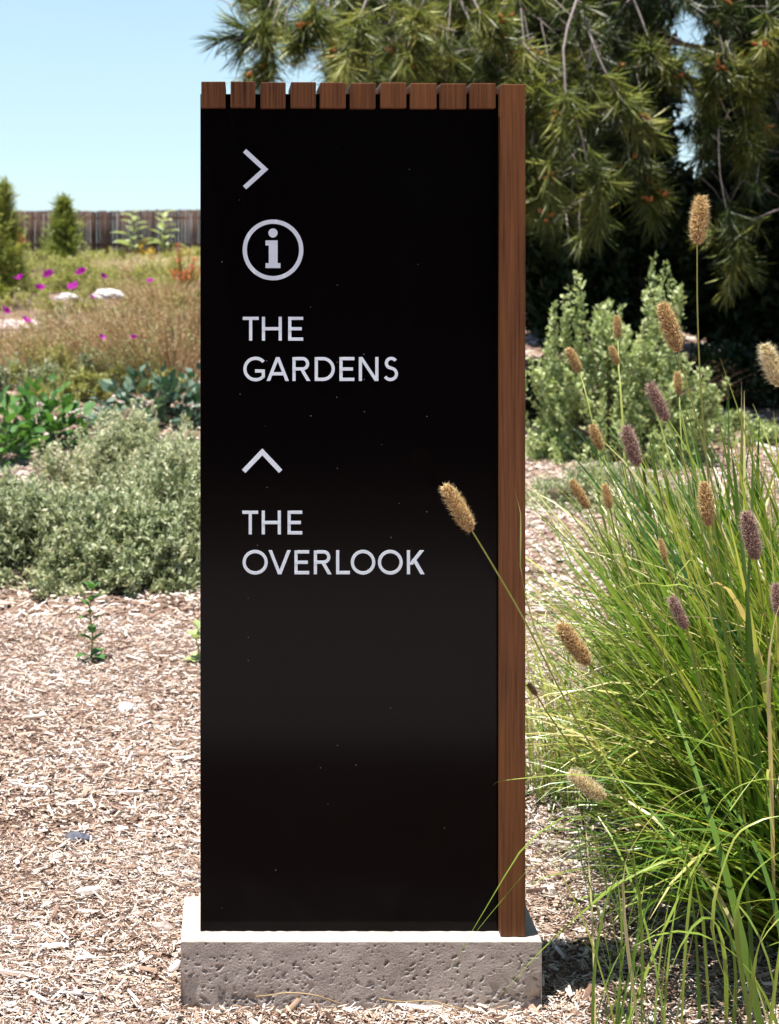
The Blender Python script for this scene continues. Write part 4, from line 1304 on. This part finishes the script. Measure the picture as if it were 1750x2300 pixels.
# filling shoots inside the crown's visible outline, at real depths behind the traced ones
cnt = 0
NTR = len(TIP)
while cnt < 560:
    px, py = rng.uniform(530, 1900), rng.uniform(-60, 620)
    low = 60 + 130 * smooth(540, 760, px) if px < 1120 else (180 + 300 * smooth(1120, 1200, px) + 90 * math.sin(px * 0.021) - 110 * smooth(1380, 1480, px) + 130 * smooth(1560, 1640, px))
    if py > low: continue
    if 580 < px < 735 and 95 < py < 190 and rng.random() < 0.85: continue
    if 1470 < px < 1585 and 5 < py < 480 and rng.random() < 0.8: continue
    if px > 1440 and py > 60 and rng.random() < 0.5: continue
    if px > 1130 and py > 200 and rng.random() < 0.45: continue
    Y = rng.uniform(11.2, 14.5)
    e = np.array(P(px, py, Y))
    dd = np.array([rng.normal(-0.1, 0.5), rng.normal(-0.35, 0.4), rng.normal(-0.45, 0.45)])
    TIP.append(e); DIR.append(dd)
    st = e - dd / np.linalg.norm(dd) * rng.uniform(0.25, 0.6) + np.array([0, 0.12, 0.12])
    TW.append(tube(spline([st, (st + e) / 2 + rng.normal(0, 0.03, 3), e], 5) - PB, np.linspace(0.0045, 0.002, 5), 4, 0.5))
    cnt += 1
tips, dirs = np.array(TIP), np.array(DIR)
side = np.clip((tips[NTR:, 0] / tips[NTR:, 1] * F + VX - 1150) / 400, 0, 1)  # sunlit and shaded sides of the crown are put into the needle tint
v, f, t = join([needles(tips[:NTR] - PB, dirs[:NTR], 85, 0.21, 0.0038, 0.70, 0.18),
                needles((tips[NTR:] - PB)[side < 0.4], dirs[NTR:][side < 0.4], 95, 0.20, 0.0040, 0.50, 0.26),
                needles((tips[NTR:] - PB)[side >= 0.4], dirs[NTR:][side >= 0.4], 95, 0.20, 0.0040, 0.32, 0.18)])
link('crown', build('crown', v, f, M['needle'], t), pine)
# the mass of the crown above and behind
n = 5200
d = rand_dir(n)
r = 0.30 + 0.70 * rng.random(n) ** 0.5
cp = np.array([5.0, 14.4, 6.0]) + d * r[:, None] * np.array([4.5, 3.0, 4.3])
pxs = VX + cp[:, 0] * F / cp[:, 1]; pys = VY - (cp[:, 2] - HC) * F / cp[:, 1]
lim = np.where(pxs < 1120, -60 + 230 * smooth(560, 800, pxs), 210 + 200 * smooth(1120, 1200, pxs) - 60 * smooth(1380, 1480, pxs))
gap = (pxs > 1490) & (pxs < 1570) & (pys > 10) & (pys < 400) & (rng.random(n) < 0.85)
gap |= (pxs > 590) & (pxs < 730) & (pys > 60) & (pys < 240)
gap |= (pxs > 1140) & (pys > 20) & (rng.random(n) < 0.85)
keepm = (pys < lim) & ~gap & (cp[:, 2] > 1.9)
cp, d2 = cp[keepm], d[keepm]
v, f, t = needles(cp - PB, d2 + np.array([0, 0, 0.2]) + rng.normal(0, 0.4, d2.shape), 60, 0.24, 0.008, 0.22, 0.14)  # dark tint stands in for shade deep in the crown
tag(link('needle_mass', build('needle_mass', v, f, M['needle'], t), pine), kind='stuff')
for i in range(60):
    e = cp[rng.integers(len(cp))] - PB
    st = np.array([0, 0, max(2.0, e[2] * 0.75)])
    m_ = (st + e) / 2 + np.array([0, 0, 0.25])
    TW.append(tube(spline([st, m_, e], 8), np.linspace(0.045, 0.008, 8), 5, 0.3))
v, f, t = join(TW)
tag(link('branches', build('branches', v, f, M['twig'], t), pine), kind='stuff')
# orange pollen cones at some shoot ends
pk = rng.choice(len(tips), 110, replace=False)
bv = []
for i in pk:
    for j in range(5):
        e = tips[i] - PB + rng.normal(0, 0.016, 3)
        dd = rand_dir(1, -0.2, 1)[0]
        bv.append(tube([e, e + dd * 0.02, e + dd * 0.05], [0.006, 0.015, 0.004], 5, rng.random()))
v, f, t = join(bv)
tag(link('pollen_cone', build('pollen_cone', v, f, M['bud'], t), pine), kind='stuff')


# dark evergreen trees behind the pine; the low ones added to blacken its shade
def dark_tree(base, rx, ry, h, label, n=2600, leaf=0.13, zlow=0.05):
    base = Vector((base[0], base[1], float(terrain(base[0], base[1]))))
    root = empty('evergreen_tree', base, label, 'tree')
    d = rand_dir(n)
    r = 0.55 + 0.45 * rng.random(n) ** 0.5
    p = d * r[:, None] * np.array([rx, ry, h * 0.5]) + np.array([0, 0, h * 0.5 + zlow])
    p[:, 2] = np.maximum(p[:, 2], 0.05)
    (v, f, t), _, _ = sprigs(p, d + np.array([0, 0, 0.3]), 0.4, 16, leaf, 0.5, 0.4, 0.25)
    v[:, 2] = np.maximum(v[:, 2], 0.01)
    link('crown', build('crown', v, f, M['hedge'], t), root)
    v, f, t = tube([(0, 0, -0.1), (0.05, 0, h * 0.4), (0, 0, h * 0.8)], [0.16, 0.12, 0.03], 8)
    link('trunk', build('trunk', v, f, M['bark'], t), root)


dark_tree((3.75, 16.0), 1.15, 0.9, 2.3, 'dark bushy evergreen added for black shade behind the pale green shrub')
dark_tree((5.5, 16.2), 1.2, 0.9, 2.2, 'dark bushy evergreen added for black shade behind the tall foxtail stalk')
dark_tree((7.2, 16.6), 1.3, 1.0, 2.6, 'dark bushy evergreen added to fill the shade at the right edge')
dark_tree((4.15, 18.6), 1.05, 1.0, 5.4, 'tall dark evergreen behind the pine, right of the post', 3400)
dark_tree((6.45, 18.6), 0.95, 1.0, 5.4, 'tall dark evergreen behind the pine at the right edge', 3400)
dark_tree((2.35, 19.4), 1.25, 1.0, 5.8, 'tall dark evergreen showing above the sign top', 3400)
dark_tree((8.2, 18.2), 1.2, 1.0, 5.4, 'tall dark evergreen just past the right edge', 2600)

# trees on the camera's side: seen only as the darkness mirrored in the panel
def back_hedge(x0, label):
    base = Vector((x0, -4.2, 0))
    root = empty('clipped_hedge', base, label, 'hedge')
    n = 1500
    p = np.stack([rng.uniform(-1.6, 1.6, n), rng.uniform(-0.6, 0.9, n) ** 1, rng.uniform(0.05, 4.4, n)], 1)
    (v, f, t), _, _ = sprigs(p, rand_dir(n) + np.array([0, 0.6, 0.4]), 0.35, 14, 0.15, 0.6, 0.4, 0.25)
    v[:, 2] = np.maximum(v[:, 2], 0.01)
    link('foliage', build('foliage', v, f, M['hedge'], t), root)
    v, f, t = tube([(0, -0.2, -0.05), (0, -0.2, 2), (0, -0.2, 4)], [0.1, 0.08, 0.03], 6)
    link('trunk', build('trunk', v, f, M['bark'], t), root)


back_hedge(-3.1, 'left stretch of dark hedge across the path, mirrored in the black panel')
back_hedge(0.0, 'middle stretch of dark hedge across the path, mirrored in the black panel')
back_hedge(3.1, 'right stretch of dark hedge across the path, mirrored in the black panel')

# ------------------------------------------------------------------ foxtail grass
def blade_arrays(pts, w, tint, fold=0.35, nrm=None):
    """Folded ribbon along points with half-width profile."""
    pts = np.asarray(pts, float)
    n = len(pts)
    s = np.linspace(0, 1, n)
    wid = w * np.minimum(1, 0.45 + s * 4) * np.clip(1 - s ** 2.6, 0, 1) + 0.0002
    t = np.gradient(pts, axis=0); t /= np.linalg.norm(t, axis=1, keepdims=True) + 1e-9
    if nrm is None:
        nrm = np.array([0, 0, 1.0])
    x = np.cross(t, nrm)
    bad = np.linalg.norm(x, axis=1) < 0.15
    x[bad] += np.array([0.3, -0.2, 0])
    x /= np.linalg.norm(x, axis=1, keepdims=True)
    for i in range(1, n):
        if np.dot(x[i], x[i - 1]) < 0: x[i] = -x[i]
    z = np.cross(x, t)
    tw = 0.5 * np.sin(s * 3 + tint * 20)
    x = x * np.cos(tw)[:, None] + z * np.sin(tw)[:, None]
    z = np.cross(x, t)
    v = np.stack([pts - x * wid[:, None] + z * (wid * fold)[:, None], pts, pts + x * wid[:, None] + z * (wid * fold)[:, None]], 1).reshape(-1, 3)
    i = np.arange(n - 1) * 3
    f = np.concatenate([np.stack([i, i + 1, i + 4, i + 3], 1), np.stack([i + 1, i + 2, i + 5, i + 4], 1)])
    # older tips dry out
    tt = np.repeat(tint + (np.clip(s - 0.75, 0, 1) * (0.5 if rng.random() < 0.35 else 0.0)), 3)
    return v, f, np.clip(tt, 0, 1)


def arch(L_, lean, droop, n=11, side=0.0):
    """Blade centre line in its own plane: grows up leaning along +X and arches over."""
    s = np.linspace(0, 1, n)
    th = lean + droop * s ** 1.8
    dx, dz = np.sin(th), np.cos(th)
    x = np.concatenate([[0], np.cumsum((dx[1:] + dx[:-1]) / 2)]) * L_ / (n - 1)
    z = np.concatenate([[0], np.cumsum((dz[1:] + dz[:-1]) / 2)]) * L_ / (n - 1)
    y = side * s ** 2 * L_
    return np.stack([x, y, z], 1)


def seed_head(L_, r, purple, n=2200):
    """Bristly spike along +Z from the origin: a spindle core, plump spikelets, fine bristles."""
    zz = np.linspace(0, L_, 9)
    prof = r * 0.62 * np.array([0.25, 0.75, 0.95, 1.0, 1.0, 0.97, 0.9, 0.7, 0.25])
    pts = np.stack([np.zeros(9), np.zeros(9), zz], 1)
    a = np.arange(8) * math.pi / 4
    v = np.stack([np.cos(a)[None] * prof[:, None], np.sin(a)[None] * prof[:, None], np.broadcast_to(zz[:, None], (9, 8))], 2).reshape(-1, 3)
    i = np.arange(8)[:, None] * 8 + np.arange(8)[None]; j = np.arange(8)[:, None] * 8 + (np.arange(8)[None] + 1) % 8
    core = (v, np.stack([i, j, j + 8, i + 8], 2).reshape(-1, 4), np.full(len(v), 0.15))
    h = rng.random(n); an = rng.uniform(0, 2 * np.pi, n)
    pr = np.interp(h * L_, zz, prof)
    rad = np.stack([np.cos(an), np.sin(an), np.zeros(n)], 1)
    pos = rad * pr[:, None] + np.array([0, 0, 1.0]) * (h * L_)[:, None]
    d = rad + np.array([0, 0, 1.0]) * rng.uniform(0.2, 1.1, n)[:, None] + rng.normal(0, 0.25, (n, 3))
    m = n // 2
    sl = r * rng.uniform(0.22, 0.42, m)
    tv = np.array([(0, 0, 0), (0.5, 0.5, 0.2), (0, 1, 0), (-0.5, 0.5, 0.2)])
    sp = scatter(tv, [(0, 1, 2, 3)], frames(d[:m], rng.uniform(0, 6, m), np.stack([sl * 0.45, sl, sl], 1)), pos[:m], np.clip(rng.normal(0.62, 0.25, m), 0, 1))
    bl = r * rng.uniform(0.5, 1.0 if purple else 0.8, n - m)
    bt = np.array([(-0.5, 0, 0), (0.5, 0, 0), (0, 1, 0)])
    br = scatter(bt, [(0, 1, 2)], frames(d[m:], rng.uniform(0, 6, n - m), np.stack([np.full(n - m, r * 0.04), bl, bl], 1)), pos[m:], np.clip(rng.normal(0.75, 0.2, n - m), 0, 1))
    v, f, t = join([core, sp, br])
    return build('seed_head', v, f, [M['seed'], M['seed_purple'], M['seed_pale']][int(purple)], t)


HEADS = {False: [seed_head(1.0, 0.19, False) for _ in range(3)], True: [seed_head(1.0, 0.19, True, 2200) for _ in range(3)], 2: [seed_head(1.0, 0.19, 2, 2200) for _ in range(3)]}


def stalk(root, tip, base, rest, Yh, Yb, purple, rad=0.0016, fat=1.0, tint=0.4):
    """Flower stalk through photo points from its foot up to the head; tip/base are the head's ends."""
    pts_px = list(rest)[::-1] + [base]
    n = len(pts_px)
    ctrl = []
    for i, (px, py) in enumerate(pts_px):
        ctrl.append(P(px, py, Yb + (Yh - Yb) * i / (n - 1)))
    foot = ctrl[0]
    gz = float(terrain(foot.x, foot.y))
    if foot.z > gz + 0.02:                      # carry the stalk down to the clump
        nxt = ctrl[1]
        d = (foot - nxt).normalized()
        ctrl = [Vector((foot.x + d.x * 0.3 * foot.z + 0.02, foot.y + 0.02, gz - 0.01))] + ctrl
    c = spline(ctrl, 22)
    off = np.array(root.location)
    v, f, t = tube(c - off, np.linspace(rad * 1.5, rad * 0.75, 22), 5, tint)
    st = link('flower_stalk', build('flower_stalk', v, f, M['stalk'], t), root)
    p0, p1 = P(*base, Yh), P(*tip, Yh + 0.01)
    L_ = (p1 - p0).length
    o = link('seed_head', HEADS[purple][rng.integers(3)], st)
    q = (p1 - p0).to_track_quat('Z', 'Y')
    o.matrix_local = Matrix.Translation(p0 - Vector(off)) @ q.to_matrix().to_4x4() @ Matrix.Diagonal((L_ * fat, L_ * fat, L_, 1))


def grass_clump(name, c, label, n_obj, n_stuff, Lr, rb, lean, droop, w, az=None, az_sd=2.0, tint_mu=0.36, seed=0):
    root = empty(name, c, label, 'grass')
    temps = []
    for k in range(28):
        L_ = 1.0
        ctr = arch(L_, lean[0] + (lean[1] - lean[0]) * rng.random(), droop[0] + (droop[1] - droop[0]) * rng.random() ** 1.4, 11, rng.normal(0, 0.10))
        tn = float(np.clip(rng.normal(tint_mu, 0.24), 0.0, 0.80))
        if rng.random() < 0.10: tn = rng.uniform(0.8, 1.0)
        v, f, t = blade_arrays(ctr, 1.0, tn)
        temps.append((ctr, tn))
    meshes = [build('blade', *blade_arrays(ctr, w / (0.5 * (Lr[0] + Lr[1])), tn)[:2], M['grass'], blade_arrays(ctr, 1, tn)[2], True) for ctr, tn in temps]

    def rnd():
        a = rng.uniform(0, 2 * np.pi) if az is None else rng.normal(az, az_sd)
        rr = rb * math.sqrt(rng.random())
        a2 = rng.uniform(0, 2 * np.pi)
        return a, rr * math.cos(a2), rr * math.sin(a2), rng.uniform(*Lr)
    def clear(a, x, y, L_, ctr):
        q = ctr * L_
        wx = c.x + x + q[:, 0] * math.cos(a) - q[:, 1] * math.sin(a)
        return wx.min() > 0.545 or (c.y + y > 3.25 and wx.min() > 0.5)
    for i in range(n_obj):
        for _ in range(40):
            a, x, y, L_ = rnd()
            if clear(a, x, y, L_ * 1.08, temps[i % 28][0]): break
        else: continue
        o = link('blade', meshes[i % 28], root)
        o.location = (x, y, float(terrain(c.x + x, c.y + y)) - c.z - 0.01)
        o.rotation_euler = (rng.normal(0, 0.08), rng.normal(0, 0.10), a)
        ws = rng.uniform(0.8, 1.25)
        o.scale = (L_, L_ * ws, L_)
    if n_stuff:
        ps = []
        for i in range(n_stuff):
            a, x, y, L_ = rnd()
            L_ *= rng.uniform(0.6, 1.0)
            ctr, tn = temps[rng.integers(28)]
            if not clear(a, x, y, L_, ctr): continue
            q = ctr * L_
            ca, sa = math.cos(a), math.sin(a)
            q = np.stack([q[:, 0] * ca - q[:, 1] * sa + x, q[:, 0] * sa + q[:, 1] * ca + y, q[:, 2] - 0.01], 1)
            ps.append(blade_arrays(q, w * rng.uniform(0.5, 1.0), float(np.clip(tn + rng.normal(0, 0.08), 0, 1))))
        v, f, t = join(ps)
        tag(link('inner_blades', build('inner_blades', v, f, M['grass'], t, True), root), kind='stuff')
    return root


def hero_blade(root, pts, w, tint):
    """pts: (px, py, Y) from foot to tip."""
    c = spline([P(a, b_, Y) for a, b_, Y in pts], 16)
    v, f, t = blade_arrays(c - np.array(root.location), w, tint)
    link('blade', build('blade', v, f, M['grass'], t, True), root)


mc = G(1850, 1980)
main = grass_clump('foxtail_grass', mc, 'big green foxtail grass clump at right with many seed heads', 280, 1500, (0.60, 1.15), 0.20, (0.15, 0.85), (0.2, 1.9), 0.0056, math.pi * 0.97, 0.7, 0.46)
for tip, base, rest, Yh, Yb, pur, fat in [
    ((1000, 1092), (1060, 1192), [(1110, 1275), (1182, 1400), (1290, 1610), (1400, 1790), (1520, 1940), (1650, 2080)], 2.62, 2.95, False, 1.0),
    ((1576, 442), (1566, 548), [(1567, 700), (1575, 880), (1600, 1150), (1660, 1550), (1740, 1980)], 2.95, 3.1, False, 1.05),
    ((1488, 683), (1524, 790), [(1545, 870), (1585, 1020), (1650, 1350), (1730, 1850), (1750, 2000)], 2.95, 3.1, False, 1.0),
    ((1459, 862), (1498, 946), [(1530, 1020), (1590, 1250), (1680, 1650), (1745, 1980)], 2.95, 3.1, True, 0.9),
    ((1405, 958), (1432, 1046), [(1450, 1100), (1510, 1300), (1620, 1700), (1740, 2020)], 2.9, 3.1, True, 1.0),
    ((1284, 1080), (1322, 1142), [(1350, 1200), (1450, 1400), (1600, 1750), (1730, 2020)], 2.95, 3.1, False, 0.95),
    ((1358, 1088), (1370, 1142), [(1390, 1220), (1480, 1450), (1620, 1800), (1735, 2030)], 3.0, 3.1, False, 1.1),
    ((1582, 1085), (1592, 1182), [(1605, 1280), (1650, 1550), (1700, 1800), (1755, 2020)], 2.9, 3.1, False, 1.0),
    ((1676, 1150), (1698, 1256), [(1712, 1340), (1740, 1600), (1770, 2030)], 2.85, 3.1, True, 1.0),
    ((1718, 775), (1752, 868), [(1770, 980), (1790, 1400), (1790, 2000)], 2.9, 3.1, 2, 1.15),
    ((1258, 1402), (1322, 1492), [(1380, 1580), (1470, 1740), (1600, 1930), (1710, 2040)], 2.8, 3.05, False, 1.1),
    ((1508, 1342), (1540, 1412), [(1570, 1480), (1640, 1700), (1735, 2010)], 2.85, 3.1, True, 1.05),
    ((1484, 1212), (1494, 1258), [(1520, 1340), (1600, 1600), (1730, 2010)], 2.95, 3.1, False, 0.95),
    ((1281, 1736), (1358, 1792), [(1400, 1822), (1480, 1880), (1600, 1970), (1700, 2050)], 2.75, 3.0, 2, 1.15),  # pale seed colour stands in for backlight on this head
    ((1186, 1536), (1206, 1562), [(1250, 1630), (1400, 1830), (1600, 1990), (1720, 2060)], 2.95, 3.05, False, 1.3),
    ((1742, 1312), (1752, 1385), [(1745, 1450), (1730, 1560), (1740, 1750), (1790, 2040)], 2.75, 3.0, True, 1.05),
    ((1330, 955), (1350, 1010), [(1380, 1090), (1480, 1350), (1620, 1750), (1740, 2030)], 3.3, 3.2, False, 1.2),
]:
    stalk(main, tip, base, rest, Yh, Yb, pur, 0.0017, fat, rng.uniform(0.1, 0.7))
for pts, w, tn in [
    ([(1700, 2060, 3.0), (1560, 1960, 2.85), (1420, 1800, 2.75), (1300, 1600, 2.7), (1212, 1440, 2.68), (1170, 1290, 2.68), (1170, 1160, 2.70), (1152, 1092, 2.71)], 0.0030, 0.74),
    ([(1690, 2040, 3.0), (1560, 1800, 2.8), (1420, 1758, 2.7), (1300, 1740, 2.68), (1180, 1748, 2.66), (1120, 1756, 2.66), (1106, 1766, 2.66)], 0.0016, 0.66),
    ([(1700, 2080, 3.0), (1640, 1600, 2.8), (1570, 1290, 2.75), (1540, 1270, 2.74), (1505, 1340, 2.73), (1490, 1500, 2.72)], 0.0028, 0.72),
    ([(1690, 2060, 3.0), (1600, 1400, 2.85), (1480, 1315, 2.8), (1400, 1322, 2.78), (1370, 1345, 2.78)], 0.0026, 0.70),
    ([(1740, 2080, 2.9), (1730, 1700, 2.7), (1724, 1520, 2.66), (1738, 1400, 2.66), (1762, 1330, 2.66)], 0.0038, 0.96),
    ([(1720, 2080, 3.0), (1690, 1500, 2.9), (1640, 1000, 2.9), (1600, 940, 2.9)], 0.0045, 0.30),
    ([(1700, 2080, 3.0), (1560, 1500, 2.9), (1480, 1100, 2.9), (1455, 960, 2.9)], 0.0040, 0.42),
    ([(1720, 2080, 3.0), (1640, 1500, 2.95), (1580, 1150, 2.95), (1530, 960, 2.95)], 0.0042, 0.5),
    ([(1720, 2080, 3.0), (1680, 1500, 3.0), (1690, 1150, 3.0), (1690, 980, 3.0)], 0.0045, 0.36),
]:
    hero_blade(main, pts, w, tn)

# sparse fine clump in front, between the plinth and the big clump
fc = G(1420, 2380)
front = grass_clump('foxtail_grass', fc, 'sparse fine grass clump at the bottom, right of the plinth', 26, 0, (0.25, 0.58), 0.085, (0.0, 0.35), (0.1, 1.3), 0.0022, None, 2, 0.45)
for pts, w, tn in [
    ([(1430, 2360, 2.6), (1380, 2100, 2.62), (1340, 1900, 2.62), (1290, 1830, 2.62), (1185, 1895, 2.60), (1110, 2010, 2.60), (1040, 2130, 2.62), (1003, 2215, 2.64)], 0.0026, 0.55),
    ([(1440, 2370, 2.6), (1440, 2050, 2.60), (1400, 1890, 2.6), (1300, 1830, 2.6), (1200, 1935, 2.6), (1075, 2085, 2.6), (1035, 2140, 2.62)], 0.0024, 0.5),
    ([(1600, 2370, 2.6), (1560, 1960, 2.6), (1440, 1955, 2.6), (1330, 2030, 2.6), (1220, 2130, 2.62), (1120, 2240, 2.65)], 0.0026, 0.6),
    ([(1440, 2360, 2.6), (1400, 2000, 2.6), (1440, 1870, 2.6), (1520, 1790, 2.6), (1600, 1760, 2.6)], 0.003, 0.95),
    ([(1430, 2360, 2.6), (1370, 2190, 2.6), (1318, 2000, 2.6), (1296, 1850, 2.6)], 0.0022, 0.4),
]:
    hero_blade(front, pts, w, tn)
rc = G(1690, 2350)
right = grass_clump('foxtail_grass', rc, 'arching broad bladed clump cut by the bottom right corner', 14, 0, (0.35, 0.70), 0.09, (0.0, 0.35), (0.4, 2.2), 0.0045, math.pi * 0.9, 1.2, 0.5)
for pts, w, tn in [
    ([(1530, 2340, 2.6), (1545, 2080, 2.58), (1570, 1920, 2.58), (1620, 1800, 2.58), (1690, 1755, 2.58), (1760, 1750, 2.58)], 0.0042, 0.66),
    ([(1690, 2340, 2.6), (1655, 2100, 2.58), (1668, 1990, 2.58), (1740, 1920, 2.58), (1800, 1900, 2.58)], 0.0042, 0.55),
    ([(1690, 2350, 2.6), (1600, 2100, 2.58), (1640, 1900, 2.58), (1700, 1845, 2.58), (1770, 1830, 2.58)], 0.0035, 0.72),
    ([(1680, 2330, 2.6), (1700, 2150, 2.58), (1735, 2060, 2.58), (1790, 2030, 2.58)], 0.0048, 0.6),
]:
    hero_blade(right, pts, w, tn)
lc = G(1880, 2130)
low = grass_clump('foxtail_grass', lc, 'low arching broad bladed clump spilling in from the right edge', 150, 420, (0.45, 0.92), 0.13, (0.35, 0.95), (0.2, 1.5), 0.0062, math.pi * 0.98, 0.42, 0.5)
tc_ = G(1700, 1790)
tall = grass_clump('foxtail_grass', tc_, 'tall upright broad bladed grass clump behind the big one at right', 240, 700, (0.62, 1.06), 0.26, (0.0, 0.45), (0.05, 1.2), 0.0072, math.pi, 1.2, 0.36)
# finer clump standing behind the post
bc = G(1330, 1800)
back = grass_clump('foxtail_grass', bc + Vector((0.0, 0.0, 0)), 'fine bladed grass tuft just behind and right of the wooden post', 130, 260, (0.25, 0.68), 0.16, (0.05, 0.8), (0.2, 2.2), 0.0024, None, 2, 0.5)
for tip, base, rest, Yh, Yb, pur, fat in [
    ((1276, 783), (1302, 836), [(1320, 900), (1350, 1050), (1375, 1300), (1350, 1700)], 4.2, 3.9, False, 1.2),
    ((1372, 778), (1388, 818), [(1395, 880), (1405, 1050), (1400, 1300), (1360, 1700)], 4.2, 3.9, False, 1.2),
    ((1386, 710), (1388, 760), [(1392, 860), (1402, 1050), (1400, 1300), (1365, 1700)], 4.4, 4.0, False, 1.1),
    ((1521, 836), (1526, 886), [(1530, 980), (1540, 1150), (1500, 1400), (1390, 1700)], 4.2, 3.9, False, 1.1),
]:
    stalk(back, tip, base, rest, Yh, Yb, pur, 0.0018, fat, 0.4)
